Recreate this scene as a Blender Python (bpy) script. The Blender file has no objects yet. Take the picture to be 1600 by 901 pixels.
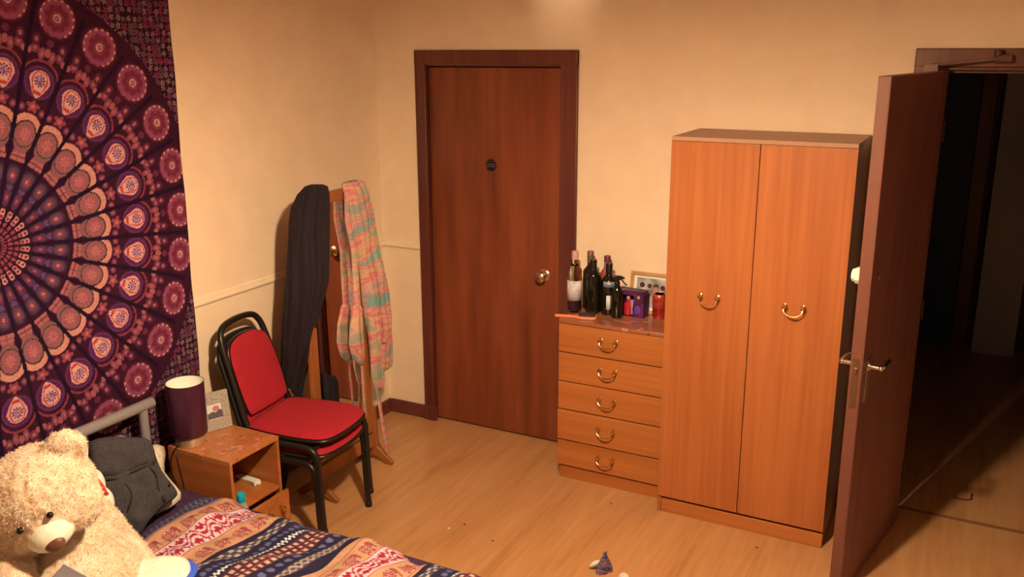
import bpy, bmesh, math, random
import numpy as np
from mathutils import Vector, Matrix, noise as mnoise
random.seed(7); rng = np.random.default_rng(7)
scene = bpy.context.scene
col = scene.collection
PI = math.pi

# ------------------------------------------------------------------ camera
cam_d = bpy.data.cameras.new('camera'); cam = bpy.data.objects.new('camera', cam_d); col.objects.link(cam)
R_ = Vector((0.88711035, 0.46153629, -0.00441361)); U_ = Vector((-0.11602931, 0.23225274, 0.96571003)); F_ = Vector((-0.4467353, 0.85617925, -0.25958554))
m = Matrix(((R_.x, U_.x, -F_.x, 2.9694), (R_.y, U_.y, -F_.y, -4.1201), (R_.z, U_.z, -F_.z, 2.0958), (0, 0, 0, 1)))
cam.matrix_world = m
cam_d.sensor_width = 36; cam_d.lens = 36 * 1414.4 / 1600; cam_d.clip_start = .05
scene.camera = cam

# ------------------------------------------------------------------ world, exposure, lamps
w = bpy.data.worlds.new('world'); scene.world = w; w.use_nodes = True
w.node_tree.nodes['Background'].inputs[0].default_value = (.05, .055, .09, 1)
w.node_tree.nodes['Background'].inputs[1].default_value = .15
vs = scene.view_settings
vs.view_transform = 'Standard'; vs.look = 'None'; vs.gamma = 1; vs.exposure = 0.0; vs.use_curve_mapping = False
LAMP = (2.10, -2.42, 2.31)
LAMP_W = 278
WARM = (1.0, .66, .355)
def point_light(name, loc, energy, color, radius):
    l = bpy.data.lights.new(name, 'POINT'); l.energy = energy; l.color = color; l.shadow_soft_size = radius
    o = bpy.data.objects.new(name, l); o.location = loc; col.objects.link(o); return o
point_light('ceiling_lamp_light', LAMP, LAMP_W, WARM, .05)
def spot_light(name, loc, target, energy, color, radius, ang, blend):
    l = bpy.data.lights.new(name, 'SPOT'); l.energy = energy; l.color = color; l.shadow_soft_size = radius
    l.spot_size = math.radians(ang); l.spot_blend = blend
    o = bpy.data.objects.new(name, l); o.location = loc; col.objects.link(o)
    d = Vector(target) - Vector(loc); o.rotation_euler = d.to_track_quat('-Z', 'Y').to_euler(); return o
spot_light('added_wall_spot_light', (1.12, -.22, 2.58), (1.12, 0, 2.40), 3.0, (1, .70, .42), .03, 75, 1)  # added unseen spot, makes the bright patch on the wall above the closed door

# ------------------------------------------------------------------ helpers
LF = (1.05, .70, .36)
def s2l(v):
    v = v / 255.0
    return v / 12.92 if v <= .04045 else ((v + .055) / 1.055) ** 2.4
def px(r, g, b, k=.86):
    """paint colour whose look under the warm ceiling lamp is the given sRGB colour"""
    return tuple(min(.92, s2l(c) / f * k) for c, f in zip((r, g, b), LF)) + (1,)
def mat(name, base, rough=.6, metal=0, trans=0, ior=1.45, spec=.5, emit=None, es=0, coat=0, sheen=0):
    m = bpy.data.materials.new(name); m.use_nodes = True
    b = m.node_tree.nodes['Principled BSDF']
    b.inputs['Base Color'].default_value = base; b.inputs['Roughness'].default_value = rough
    b.inputs['Metallic'].default_value = metal; b.inputs['Transmission Weight'].default_value = trans
    b.inputs['IOR'].default_value = ior; b.inputs['Specular IOR Level'].default_value = spec
    b.inputs['Coat Weight'].default_value = coat; b.inputs['Sheen Weight'].default_value = sheen
    if emit: b.inputs['Emission Color'].default_value = emit; b.inputs['Emission Strength'].default_value = es
    return m
def N(m, t, **kw):
    n = m.node_tree.nodes.new(t)
    for k, v in kw.items(): setattr(n, k, v)
    return n
def L(m, a, b): m.node_tree.links.new(a, b)
def ramp(m, stops):
    r = N(m, 'ShaderNodeValToRGB'); e = r.color_ramp.elements
    while len(e) < len(stops): e.new(.5)
    for i, (p, c) in enumerate(stops): e[i].position = p; e[i].color = c
    return r
def bump(m, src, strength, dist=.01):
    b = m.node_tree.nodes['Principled BSDF']; n = N(m, 'ShaderNodeBump')
    n.inputs['Strength'].default_value = strength; n.inputs['Distance'].default_value = dist
    L(m, src, n.inputs['Height']); L(m, n.outputs[0], b.inputs['Normal'])
def noisy(name, stops, scale=(8, 8, 8), detail=4, rough=.6, bmp=0, nscale=1.0, dist=.005, **kw):
    m = mat(name, stops[0][1], rough, **kw); b = m.node_tree.nodes['Principled BSDF']
    tc = N(m, 'ShaderNodeTexCoord'); mp = N(m, 'ShaderNodeMapping'); mp.inputs['Scale'].default_value = scale
    nz = N(m, 'ShaderNodeTexNoise'); nz.inputs['Scale'].default_value = nscale; nz.inputs['Detail'].default_value = detail
    nz.inputs['Roughness'].default_value = .6
    L(m, tc.outputs['Object'], mp.inputs[0]); L(m, mp.outputs[0], nz.inputs['Vector'])
    r = ramp(m, stops); L(m, nz.outputs['Fac'], r.inputs[0]); L(m, r.outputs[0], b.inputs['Base Color'])
    if bmp: bump(m, nz.outputs['Fac'], bmp, dist)
    return m
def wood(name, c1, c2, axis='z', rough=.42, coat=.15, fine=55, contrast=1.0, fleck=.0):
    m = mat(name, c1, rough, coat=coat); b = m.node_tree.nodes['Principled BSDF']
    b.inputs['Coat Roughness'].default_value = .3
    tc = N(m, 'ShaderNodeTexCoord')
    sc = {'x': (1.2, 1, 1), 'y': (1, 1.2, 1), 'z': (1, 1, 1.2)}[axis]
    def nz(s, long):
        mp = N(m, 'ShaderNodeMapping'); v = [s, s, s]; v['xyz'.index(axis)] = long; mp.inputs['Scale'].default_value = v
        n = N(m, 'ShaderNodeTexNoise'); n.inputs['Scale'].default_value = 1; n.inputs['Detail'].default_value = 5
        L(m, tc.outputs['Object'], mp.inputs[0]); L(m, mp.outputs[0], n.inputs['Vector']); return n
    a = nz(fine, 1.6); c = nz(fine * .2, .9)
    mx = N(m, 'ShaderNodeMix'); mx.inputs[0].default_value = .5
    L(m, a.outputs['Fac'], mx.inputs[2]); L(m, c.outputs['Fac'], mx.inputs[3])
    r = ramp(m, [(.5 - .17 / contrast, c2), (.5 + .12 / contrast, c1)])
    L(m, mx.outputs[0], r.inputs[0]); L(m, r.outputs[0], b.inputs['Base Color'])
    bump(m, a.outputs['Fac'], .06, .002)
    return m
def attr_mat(name, rough=.9, bmp=0, bs=300, sheen=0):
    m = mat(name, (1, 1, 1, 1), rough, sheen=sheen); b = m.node_tree.nodes['Principled BSDF']; b.inputs['Specular IOR Level'].default_value = .15
    a = N(m, 'ShaderNodeVertexColor'); a.layer_name = 'Col'; L(m, a.outputs[0], b.inputs['Base Color'])
    if bmp:
        tc = N(m, 'ShaderNodeTexCoord'); n = N(m, 'ShaderNodeTexNoise'); n.inputs['Scale'].default_value = bs
        L(m, tc.outputs['Object'], n.inputs['Vector']); bump(m, n.outputs['Fac'], bmp, .003)
    return m

def tag(o, label=None, cat=None, group=None, kind=None):
    if label: o['label'] = label
    if cat: o['category'] = cat
    if group: o['group'] = group
    if kind: o['kind'] = kind
    return o
def thing(name, label, cat, loc=(0, 0, 0), rz=0, group=None):
    o = bpy.data.objects.new(name, None); o.empty_display_size = .05; col.objects.link(o)
    o.location = loc; o.rotation_euler = (0, 0, rz); return tag(o, label, cat, group)
def obj(name, bm, mt, parent=None, smooth=None, loc=None, rot=None, bev=0, label=None, autos=35):
    me = bpy.data.meshes.new(name)
    bmesh.ops.recalc_face_normals(bm, faces=bm.faces[:]); bm.to_mesh(me); bm.free()
    me.materials.append(mt); o = bpy.data.objects.new(name, me); col.objects.link(o)
    if smooth is None: smooth = True
    if smooth:
        me.polygons.foreach_set('use_smooth', [True] * len(me.polygons))
        me.set_sharp_from_angle(angle=math.radians(autos))
    if parent: o.parent = parent
    if loc: o.location = loc
    if rot: o.rotation_euler = rot
    if bev:
        b = o.modifiers.new('bevel', 'BEVEL'); b.width = bev; b.segments = 2; b.limit_method = 'ANGLE'; b.angle_limit = math.radians(50)
    if label: o['label'] = label
    return o
def struct(name, bm, mt, parent=None, **kw):
    o = obj(name, bm, mt, parent, **kw)
    if not parent: o['kind'] = 'structure'
    return o
def BM(): return bmesh.new()
def box(bm, x0, y0, z0, x1, y1, z1, M=None):
    vs_ = [bm.verts.new((x, y, z)) for x in (x0, x1) for y in (y0, y1) for z in (z0, z1)]
    if M is not None:
        for v in vs_: v.co = M @ v.co
    for f in ((0, 1, 3, 2), (4, 6, 7, 5), (0, 4, 5, 1), (2, 3, 7, 6), (0, 2, 6, 4), (1, 5, 7, 3)):
        bm.faces.new([vs_[i] for i in f])
    return bm
def prism(bm, pts, h0, h1, axis='z', M=None):
    """closed outline (a,b) extruded along axis"""
    def P(a, b, h):
        v = {'z': (a, b, h), 'y': (a, h, b), 'x': (h, a, b)}[axis]
        v = Vector(v); return M @ v if M is not None else v
    A = [bm.verts.new(P(a, b, h0)) for a, b in pts]; B = [bm.verts.new(P(a, b, h1)) for a, b in pts]
    n = len(pts); bm.faces.new(A); bm.faces.new(B[::-1])
    for i in range(n): bm.faces.new((A[i], A[(i + 1) % n], B[(i + 1) % n], B[i]))
    return bm
def rrect(cx, cy, w_, h_, r, n=6):
    p = []
    for sx, sy, a0 in ((1, 1, 0), (-1, 1, 90), (-1, -1, 180), (1, -1, 270)):
        for i in range(n + 1):
            a = math.radians(a0 + 90 * i / n); p.append((cx + sx * (w_ / 2 - r) + r * math.cos(a), cy + sy * (h_ / 2 - r) + r * math.sin(a)))
    return p
def circ(cx, cy, r, n=32): return [(cx + r * math.cos(2 * PI * i / n), cy + r * math.sin(2 * PI * i / n)) for i in range(n)]
def lathe(bm, prof, n=32, c=(0, 0, 0), M=None, cap=True):
    rings = []
    for r, z in prof:
        if r < 1e-5:
            v = Vector((c[0], c[1], c[2] + z)); rings.append([bm.verts.new(M @ v if M is not None else v)])
        else:
            R = []
            for i in range(n):
                a = 2 * PI * i / n; v = Vector((c[0] + r * math.cos(a), c[1] + r * math.sin(a), c[2] + z))
                R.append(bm.verts.new(M @ v if M is not None else v))
            rings.append(R)
    for A, B in zip(rings, rings[1:]):
        if len(A) == 1 and len(B) == 1: continue
        for i in range(n):
            j = (i + 1) % n
            if len(A) == 1: bm.faces.new((A[0], B[i], B[j]))
            elif len(B) == 1: bm.faces.new((A[i], A[j], B[0]))
            else: bm.faces.new((A[i], A[j], B[j], B[i]))
    if cap:
        if len(rings[0]) > 1: bm.faces.new(rings[0])
        if len(rings[-1]) > 1: bm.faces.new(rings[-1][::-1])
    return bm
def spline(pts, sub=8):
    pts = [Vector(p) for p in pts]; out = []
    P = [pts[0] * 2 - pts[1]] + pts + [pts[-1] * 2 - pts[-2]]
    for i in range(1, len(P) - 2):
        for k in range(sub):
            t = k / sub; a, b, c, d = P[i - 1:i + 3]
            out.append(.5 * ((2 * b) + (c - a) * t + (2 * a - 5 * b + 4 * c - d) * t * t + (3 * b - a - 3 * c + d) * t ** 3))
    out.append(pts[-1]); return out
def tube(bm, pts, r, n=12, sq=1.0, cap=True):
    pts = [Vector(p) for p in pts]; rad = r if isinstance(r, (list, tuple)) else [r] * len(pts)
    t0 = (pts[1] - pts[0]).normalized(); up = Vector((0, 0, 1)) if abs(t0.z) < .9 else Vector((1, 0, 0))
    nrm = (up - t0 * up.dot(t0)).normalized(); rings = []
    for i, p in enumerate(pts):
        a = pts[max(0, i - 1)]; b = pts[min(len(pts) - 1, i + 1)]; t = (b - a).normalized()
        nrm = (nrm - t * nrm.dot(t)).normalized(); bi = t.cross(nrm)
        rings.append([bm.verts.new(p + (nrm * math.cos(2 * PI * k / n) * sq + bi * math.sin(2 * PI * k / n)) * rad[i]) for k in range(n)])
    for A, B in zip(rings, rings[1:]):
        for i in range(n): bm.faces.new((A[i], A[(i + 1) % n], B[(i + 1) % n], B[i]))
    if cap: bm.faces.new(rings[0][::-1]); bm.faces.new(rings[-1])
    return bm
def ball(bm, c, r, M=None, u=20, v=12):
    mm = Matrix.Translation(Vector(c)) @ (M if M is not None else Matrix.Identity(4)) @ Matrix.Diagonal((*(r if isinstance(r, tuple) else (r, r, r)), 1))
    bmesh.ops.create_uvsphere(bm, u_segments=u, v_segments=v, radius=1, matrix=mm); return bm
def rot_to(d, up=(0, 0, 1)):
    return Vector(d).to_track_quat('Z', 'Y').to_matrix().to_4x4()
def puffy(bm, outline, thick, O, A, B, rings=14, q=.5, nz=.0, nf=14, back=1.0, seed=0, folds=None, sm=4):
    """inflated cloth shape: outline (a,b) around its centre in the plane O + a A + b B, thickness along A x B"""
    O, A, B = Vector(O), Vector(A), Vector(B); Nn = A.cross(B).normalized()
    pts = [Vector((a, b, 0)) for a, b in outline]
    pts = spline(pts + [pts[0]], sm)[:-1]; n = len(pts)
    c = sum(pts, Vector()) / n
    def side(sg):
        R = []
        for k in range(rings + 1):
            t = k / rings; row = []
            for p in pts:
                s = c + (p - c) * t
                h = thick * (max(0, 1 - t ** 3) ** q) * sg * (1 if sg > 0 else back)
                if t < .999:
                    h += sg * nz * (mnoise.noise(Vector((s.x * nf + seed, s.y * nf, 3.1 * sg))) + .5 * mnoise.noise(Vector((s.x * nf * 2.3, s.y * nf * 2.3 + seed, 1.7)))) * (1 - t ** 6)
                    if folds: h += sg * folds(s.x, s.y) * (1 - t ** 6)
                row.append(O + A * s.x + B * s.y + Nn * h)
                if k == 0: break
            R.append(row)
        return R
    S = [side(1), side(-1)]
    rim = [bm.verts.new(v) for v in S[0][-1]]
    for sgi, R in enumerate(S):
        V = [[bm.verts.new(v) for v in row] for row in R[:-1]] + [rim]
        for i in range(n):
            j = (i + 1) % n
            bm.faces.new((V[0][0], V[1][i], V[1][j]) if sgi == 0 else (V[0][0], V[1][j], V[1][i]))
            for k in range(1, rings):
                f = (V[k][i], V[k + 1][i], V[k + 1][j], V[k][j]); bm.faces.new(f if sgi == 0 else f[::-1])
    return bm
def copy_tree(o, parent=None):
    c = o.copy(); col.objects.link(c); c.parent = parent
    for ch in list(o.children): copy_tree(ch, c)
    return c

# ------------------------------------------------------------------ materials
M_wall = noisy('wall_paint', [(.3, px(240, 190, 131, 1)), (.7, px(248, 198, 137, 1))], (6, 6, 6), rough=.75, bmp=.08, dist=.002)
M_ceil = mat('ceiling_paint', (.68, .62, .52, 1), .9)
M_doorw = wood('dark_door_veneer', px(148, 68, 32), px(108, 42, 17), 'z', .38, .2, 22, 1.0)
M_casing = wood('dark_casing_wood', px(118, 54, 34), px(88, 36, 22), 'z', .4, .15, 40)
M_skirt = noisy('skirting_stain', [(.3, px(98, 44, 30)), (.7, px(120, 56, 38))], (10, 10, 10), rough=.4)
M_ward = wood('wardrobe_veneer', px(192, 102, 44), px(168, 82, 32), 'z', .45, .08, 60, .9)
M_ward_h = wood('chest_veneer', px(198, 108, 44), px(172, 86, 30), 'x', .45, .08, 60, .9)
M_ward_top = wood('carcass_veneer', px(194, 134, 88), px(172, 114, 72), 'x', .6, .1, 50, .9)
M_dark = mat('shadow_gap_board', px(80, 36, 16), .8)
M_brass = mat('brass', (.70, .50, .24, 1), .22, metal=1)
M_chrome = mat('chrome', (.8, .78, .75, 1), .15, metal=1)
M_silver = mat('satin_steel_paint', px(165, 140, 115), .35, metal=.3)
M_black = mat('black_paint', (.012, .011, .011, 1), .35)
M_blackcap = mat('black_plastic', (.01, .01, .012, 1), .3)
M_white = mat('white_card', px(245, 222, 190), .6)
M_cream = noisy('cream_cotton', [(.3, px(228, 190, 140)), (.7, px(244, 212, 165))], (20, 20, 20), rough=.9)
def floor_mat():
    m = mat('laminate_floor', px(205, 135, 78), .3, coat=.1); b = m.node_tree.nodes['Principled BSDF']
    b.inputs['Coat Roughness'].default_value = .35
    tc = N(m, 'ShaderNodeTexCoord'); mp = N(m, 'ShaderNodeMapping'); mp.inputs['Rotation'].default_value = (0, 0, math.radians(90))
    br = N(m, 'ShaderNodeTexBrick'); br.inputs['Scale'].default_value = 1; br.inputs['Mortar Size'].default_value = .0012
    br.inputs['Brick Width'].default_value = 1.28; br.inputs['Row Height'].default_value = .192; br.inputs['Bias'].default_value = 0
    br.inputs['Color1'].default_value = (.35, .35, .35, 1); br.inputs['Color2'].default_value = (.65, .65, .65, 1); br.inputs['Mortar'].default_value = (0.1, 0.1, 0.1, 1)
    L(m, tc.outputs['Object'], mp.inputs[0]); L(m, mp.outputs[0], br.inputs['Vector'])
    def nz(v, d=5):
        q = N(m, 'ShaderNodeMapping'); q.inputs['Scale'].default_value = v; n = N(m, 'ShaderNodeTexNoise'); n.inputs['Scale'].default_value = 1; n.inputs['Detail'].default_value = d
        n.inputs['Distortion'].default_value = .6
        L(m, tc.outputs['Object'], q.inputs[0]); L(m, q.outputs[0], n.inputs['Vector']); return n
    a = nz((34, 2.4, 1)); c = nz((7, 1.1, 1), 3)
    mx = N(m, 'ShaderNodeMix'); mx.inputs[0].default_value = .5; L(m, a.outputs['Fac'], mx.inputs[2]); L(m, c.outputs['Fac'], mx.inputs[3])
    m2 = N(m, 'ShaderNodeMix'); m2.inputs[0].default_value = .16; L(m, mx.outputs[0], m2.inputs[2]); L(m, br.outputs['Color'], m2.inputs[3])
    r = ramp(m, [(.28, px(170, 102, 48)), (.46, px(202, 131, 68)), (.68, px(216, 146, 80))])
    L(m, m2.outputs[0], r.inputs[0]); L(m, r.outputs[0], b.inputs['Base Color'])
    return m
M_floor = floor_mat()

# ------------------------------------------------------------------ room shell
H = 2.62; RX = 3.95; FY = -4.75
struct('floor', box(BM(), -.1, FY - .1, -.06, 4.6, 3.0, 0), M_floor)
struct('ceiling', box(BM(), -.1, FY - .1, H, RX + .1, .2, H + .06), M_ceil)
struct('wall_left', box(BM(), -.1, FY, 0, 0, .2, H), M_wall)
M_wall_lowbounce = noisy('low_bounce_wall_paint', [(.3, px(150, 112, 74)), (.7, px(160, 122, 82))], (6, 6, 6), rough=.8)  # for the unseen walls: darkened to cut bounce and deepen the shadows
struct('wall_right', box(BM(), RX, FY, 0, RX + .1, .2, H), M_wall_lowbounce)
struct('wall_front', box(BM(), -.1, FY - .1, 0, RX + .1, FY, H), M_wall_lowbounce)
D1 = (.300, 1.106, 2.0); D2 = (2.745, 3.57, 2.005)
b = BM()
for x0, x1, z0, z1 in ((0, D1[0], 0, H), (D1[0], D1[1], D1[2], H), (D1[1], D2[0], 0, H), (D2[0], D2[1], D2[2], H), (D2[1], RX, 0, H)):
    box(b, x0, 0, z0, x1, .2, z1)
struct('wall_back', b, M_wall, smooth=False)
# hallway beyond the open door
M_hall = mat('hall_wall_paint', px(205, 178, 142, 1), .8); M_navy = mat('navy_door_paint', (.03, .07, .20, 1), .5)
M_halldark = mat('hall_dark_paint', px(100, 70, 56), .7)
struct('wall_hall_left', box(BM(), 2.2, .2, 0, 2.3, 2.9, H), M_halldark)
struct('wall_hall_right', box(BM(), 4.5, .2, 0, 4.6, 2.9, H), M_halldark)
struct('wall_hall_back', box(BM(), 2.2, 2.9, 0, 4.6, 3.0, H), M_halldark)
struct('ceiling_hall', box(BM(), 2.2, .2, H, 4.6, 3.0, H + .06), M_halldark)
struct('wall_hall_pier', box(BM(), 3.04, 2.72, 0, 3.30, 2.9, H), M_hall)
b = BM(); prism(b, rrect(2.6, 1.0, .60, 1.98, .004), 2.84, 2.88, 'y')
d3 = struct('door_3', b, M_navy)
b = BM(); box(b, 2.905, 2.80, 0, 2.99, 2.9, 2.06); box(b, 2.30, 2.82, 1.995, 2.905, 2.9, 2.06)
struct('trim_5', b, M_casing)
# skirting and dado
def skirting(name, pts):
    struct(name, pts, M_skirt, bev=.003)
b = BM(); prism(b, [(0, 0), (.016, 0), (.016, .062), (.010, .078), (0, .080)], FY, 0, 'y'); skirting('baseboard_left', b)
b = BM(); prism(b, [(0, 0), (-.016, 0), (-.016, .062), (-.010, .078), (0, .080)], .016, .247, 'x'); skirting('baseboard_back', b)
b = BM(); prism(b, [(0, 0), (-.016, 0), (-.016, .062), (-.010, .078), (0, .080)], 1.19, 2.67, 'x'); skirting('baseboard_back_centre', b)
def dado(name, x0, x1, axis, sg):
    pr = [(0, 1.000), (sg * .010, 1.003), (sg * .013, 1.012), (sg * .008, 1.022), (sg * .007, 1.034), (0, 1.038)]
    b = BM(); prism(b, pr, x0, x1, axis); struct(name, b, M_wall)
dado('trim_1', FY, 0, 'y', 1); dado('trim_2', .01, .262, 'x', -1); 

# ------------------------------------------------------------------ closed door
def casing(parent, x0, x1, zt, wl=.062, wr=.092, y=-.020, feet=True):
    b = BM(); box(b, x0, y, .082, x0 + wl, 0, zt); box(b, x1 - wr, y, 0, x1, 0, zt); box(b, x0, y - .001, zt - .072, x1, 0, zt)
    o = obj('door_casing', b, M_casing, parent, bev=.004)
    return o
d1 = bpy.data.objects.new('door_1', None); col.objects.link(d1); d1['kind'] = 'structure'
casing(d1, .257, 1.190, 2.073)
obj('plinth_block', box(BM(), .250, -.024, 0, .331, 0, .088), M_casing, d1, bev=.003)
b = BM(); box(b, .300, 0, 0, .312, .2, 2.0); box(b, 1.094, 0, 0, 1.106, .2, 2.0); box(b, .312, 0, 1.992, 1.094, .2, 2.0)
box(b, .312, .072, 0, .33, .2, 1.992); box(b, 1.076, .072, 0, 1.094, .2, 1.992); box(b, .33, .072, 1.97, 1.076, .2, 1.992)
obj('door_lining', b, M_casing, d1)
obj('door_leaf', box(BM(), .3165, .022, .010, 1.0885, .064, 1.986), M_doorw, d1, bev=.003)
struct('wall_behind_door', box(BM(), .25, .22, 0, 1.2, .24, 2.1), M_dark)
# knob with rose
MK = Matrix.Translation((.999, .022, .935)) @ Matrix.Rotation(PI / 2, 4, 'X')
b = BM(); lathe(b, [(0, 0), (.032, 0), (.032, .004), (.026, .008), (.013, .010), (.011, .028), (.016, .034), (.026, .042), (.029, .052), (.026, .062), (.016, .068), (0, .070)], 28, M=MK)
obj('door_knob', b, mat('aged_nickel', (.62, .52, .4, 1), .28, metal=1), d1, label='dull metal round door knob on a rose')
b = BM(); lathe(b, [(0, 0), (.0325, 0), (.0325, .0025), (.031, .0035), (0, .0035)], 40, M=Matrix.Translation((.690, .022, 1.492)) @ Matrix.Rotation(PI / 2, 4, 'X'))
sg = obj('door_sign', b, mat('dark_sign_plastic', (.012, .014, .016, 1), .35), d1, label='small round black sign with two faint lines')
b = BM()
for i in range(9): box(b, .667 + i * .0054, .0178, 1.4935, .6712 + i * .0054, .0186, 1.4975)
for i in range(10): box(b, .663 + i * .0054, .0178, 1.483, .6672 + i * .0054, .0186, 1.487)
obj('sign_marks', b, mat('faint_sign_print', px(120, 74, 66), .5), sg, smooth=False)

# ------------------------------------------------------------------ open door
d2 = bpy.data.objects.new('door_2', None); col.objects.link(d2); d2['kind'] = 'structure'
b = BM(); box(b, 2.673, -.020, 0, 2.745, 0, 2.076); box(b, 3.57, -.020, 0, 3.642, 0, 2.076); box(b, 2.673, -.021, 2.003, 3.642, 0, 2.076)
obj('door_casing', b, M_casing, d2, bev=.004)
b = BM(); box(b, 2.745, 0, 0, 2.765, .2, 2.005); box(b, 3.55, 0, 0, 3.57, .2, 2.005); box(b, 2.765, 0, 1.992, 3.55, .2, 2.005)
box(b, 2.765, .06, 0, 2.778, .2, 1.992); box(b, 3.537, .06, 0, 3.55, .2, 1.992); box(b, 2.778, .06, 1.979, 3.537, .2, 1.992)
obj('door_lining', b, M_casing, d2)
# leaf: local x runs from hinge to free edge
free = Vector((2.642, -.787)); hinge = Vector((2.782, -.030)); dv = free - hinge; LW = dv.length
leaf = bpy.data.objects.new('door_leaf', None); 
ML = Matrix.Translation((hinge.x, hinge.y, 0)) @ Matrix.Rotation(math.atan2(dv.y, dv.x), 4, 'Z')
M_leafside = wood('door_leaf_veneer', px(146, 80, 56), px(118, 58, 40), 'z', .5, .05, 30)
b = BM(); box(b, 0, -.022, .008, LW, .022, 1.99)
lf = obj('door_leaf', b, M_leafside, d2, bev=.002); lf.matrix_basis = ML
b = BM(); box(b, LW, -.019, .009, LW + .0025, .019, 1.988)
obj('lipping', b, mat('door_edge_lipping', px(118, 62, 40), .45), lf, label='paler solid wood lipping along the free edge')
# lever handles both sides (+y side local is the visible dark face)
for sgn in (1, -1):
    yy = .022 * sgn; hx = LW - .062
    b = BM(); prism(b, rrect(hx, .895, .042, .165, .004), yy, yy + .006 * sgn, 'y')
    hp = obj('handle_plate', b, M_chrome, lf, bev=.001)
    b = BM(); tube(b, [(hx, yy + .005 * sgn, .950), (hx, yy + .048 * sgn, .950)], .0085, 14)
    pts = spline([(hx, yy + .046 * sgn, .950), (hx - .02, yy + .052 * sgn, .951), (hx - .06, yy + .050 * sgn, .953), (hx - .105, yy + .046 * sgn, .950)], 6)
    tube(b, pts, [.0085] * 6 + [.008] * (len(pts) - 12) + [.0095] * 6, 14)
    ball(b, (hx, yy + .048 * sgn, .950), .0105)
    lathe(b, [(.017, 0), (.017, .006), (.010, .009), (0, .009)], 20, M=Matrix.Translation((hx, yy + .006 * sgn, .950)) @ Matrix.Rotation(-PI / 2 * sgn, 4, 'X'))
    obj('lever', b, M_chrome, hp)
b = BM(); box(b, LW + .0025, -.011, .80, LW + .004, .011, .99); box(b, LW + .003, -.006, .935, LW + .012, .006, .955)
obj('latch_plate', b, mat('worn_steel', (.30, .22, .15, 1), .4, metal=1), lf)
b = BM(); prism(b, [(a * .031 + LW - .060, c * .031 + 1.285) for a, c in [(math.cos(PI / 8 + i * PI / 4), math.sin(PI / 8 + i * PI / 4)) for i in range(8)]], -.022, -.050, 'y')
prism(b, [(a * .024 + LW - .060, c * .024 + 1.285) for a, c in [(math.cos(PI / 8 + i * PI / 4), math.sin(PI / 8 + i * PI / 4)) for i in range(8)]], -.050, -.062, 'y')
obj('thumb_turn', b, M_white, lf, bev=.003, label='white octagonal knob on the side facing the wardrobe')
b = BM(); lathe(b, [(.012, 0), (.012, .006), (.008, .009), (0, .009)], 20, M=Matrix.Translation((LW - .075, .022, 1.285)) @ Matrix.Rotation(-PI / 2, 4, 'X'))
obj('lock_cylinder', b, mat('dull_lock_metal', (.35, .3, .25, 1), .35, metal=1), lf)
b = BM()
for hz in (.25, 1.0, 1.75): tube(b, [(.0, .026, hz - .04), (.0, .026, hz + .04)], .006, 10)
obj('hinge', b, mat('painted_hinge', px(74, 36, 24), .5), lf)
# overhead closer
b = BM(); box(b, 2.955, -.055, 2.022, 3.02, -.021, 2.052); tube(b, [(2.97, -.045, 2.045), (2.97, -.045, 2.07)], .016, 14)
obj('closer_bracket', b, mat('closer_metal', px(92, 46, 30), .5, metal=.2), d2, bev=.003)
b = BM(); tube(b, [(2.74, -.10, 2.012), (2.97, -.055, 2.036)], .0065, 8); box(b, 2.715, -.125, 1.985, 2.765, -.085, 2.016)
obj('closer_arm', b, mat('closer_arm_metal', px(128, 84, 62), .5, metal=.2), d2)
struct('trim_4', box(BM(), 2.765, .09, 0, 3.55, .115, .004), mat('threshold_strip', px(150, 92, 52), .4))

# ------------------------------------------------------------------ ceiling pendant (above the frame) and mount of the added wall spot
t = thing('pendant_lamp', 'ceiling pendant lamp with a drum shade above the room', 'ceiling lamp', (LAMP[0], LAMP[1], 0))
b = BM(); tube(b, [(0, 0, H - .02), (0, 0, LAMP[2] + .06)], .004, 8); lathe(b, [(.045, H - .025), (.045, H), ], 24)
obj('flex', b, M_white, t)
M_shade = mat('lamp_shade_fabric', (.9, .75, .55, 1), .9); bs = M_shade.node_tree.nodes['Principled BSDF']
tr = N(M_shade, 'ShaderNodeBsdfTranslucent'); tr.inputs[0].default_value = (.62, .44, .28, 1); mxs = N(M_shade, 'ShaderNodeMixShader'); mxs.inputs[0].default_value = .8
L(M_shade, bs.outputs[0], mxs.inputs[1]); L(M_shade, tr.outputs[0], mxs.inputs[2]); L(M_shade, mxs.outputs[0], M_shade.node_tree.nodes['Material Output'].inputs[0])
b = BM(); lathe(b, [(.16, LAMP[2] - .035), (.13, LAMP[2] + .17)], 40, cap=False)
sh = obj('shade', b, M_shade, t); sm_ = sh.modifiers.new('solid', 'SOLIDIFY'); sm_.thickness = .002
t = thing('added_wall_spot', 'small white mount of an added, unseen spot that brightens the wall above the closed door', 'ceiling lamp', (1.12, -.24, H))  # unseen mount, added to go with the extra wall spot
b = BM(); lathe(b, [(.035, -.012), (.035, 0)], 20); obj('base', b, M_white, t)

# ------------------------------------------------------------------ swan-neck handle
def swan(parent, x, y, z, w_=.037, drop=.036):
    b = BM()
    for s in (-1, 1):
        lathe(b, [(0, 0), (.0095, 0), (.0095, .003), (.004, .006), (.004, .014), (.009, .018), (.0105, .024), (.008, .030), (0, .032)], 14,
              M=Matrix.Translation((x + s * w_, y, z)) @ Matrix.Rotation(PI / 2, 4, 'X'))
    pts = spline([(x - w_, y - .022, z), (x - w_ + .001, y - .030, z - drop * .5), (x - w_ * .55, y - .034, z - drop * .88), (x, y - .035, z - drop), (x + w_ * .55, y - .034, z - drop * .88), (x + w_ - .001, y - .030, z - drop * .5), (x + w_, y - .022, z)], 6)
    n = len(pts); tube(b, pts, [.0024 + .0016 * math.exp(-((i - n / 2) / (n * .14)) ** 2) for i in range(n)], 10)
    return obj('handle', b, M_brass, parent, label='swan-neck brass drop handle')

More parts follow.
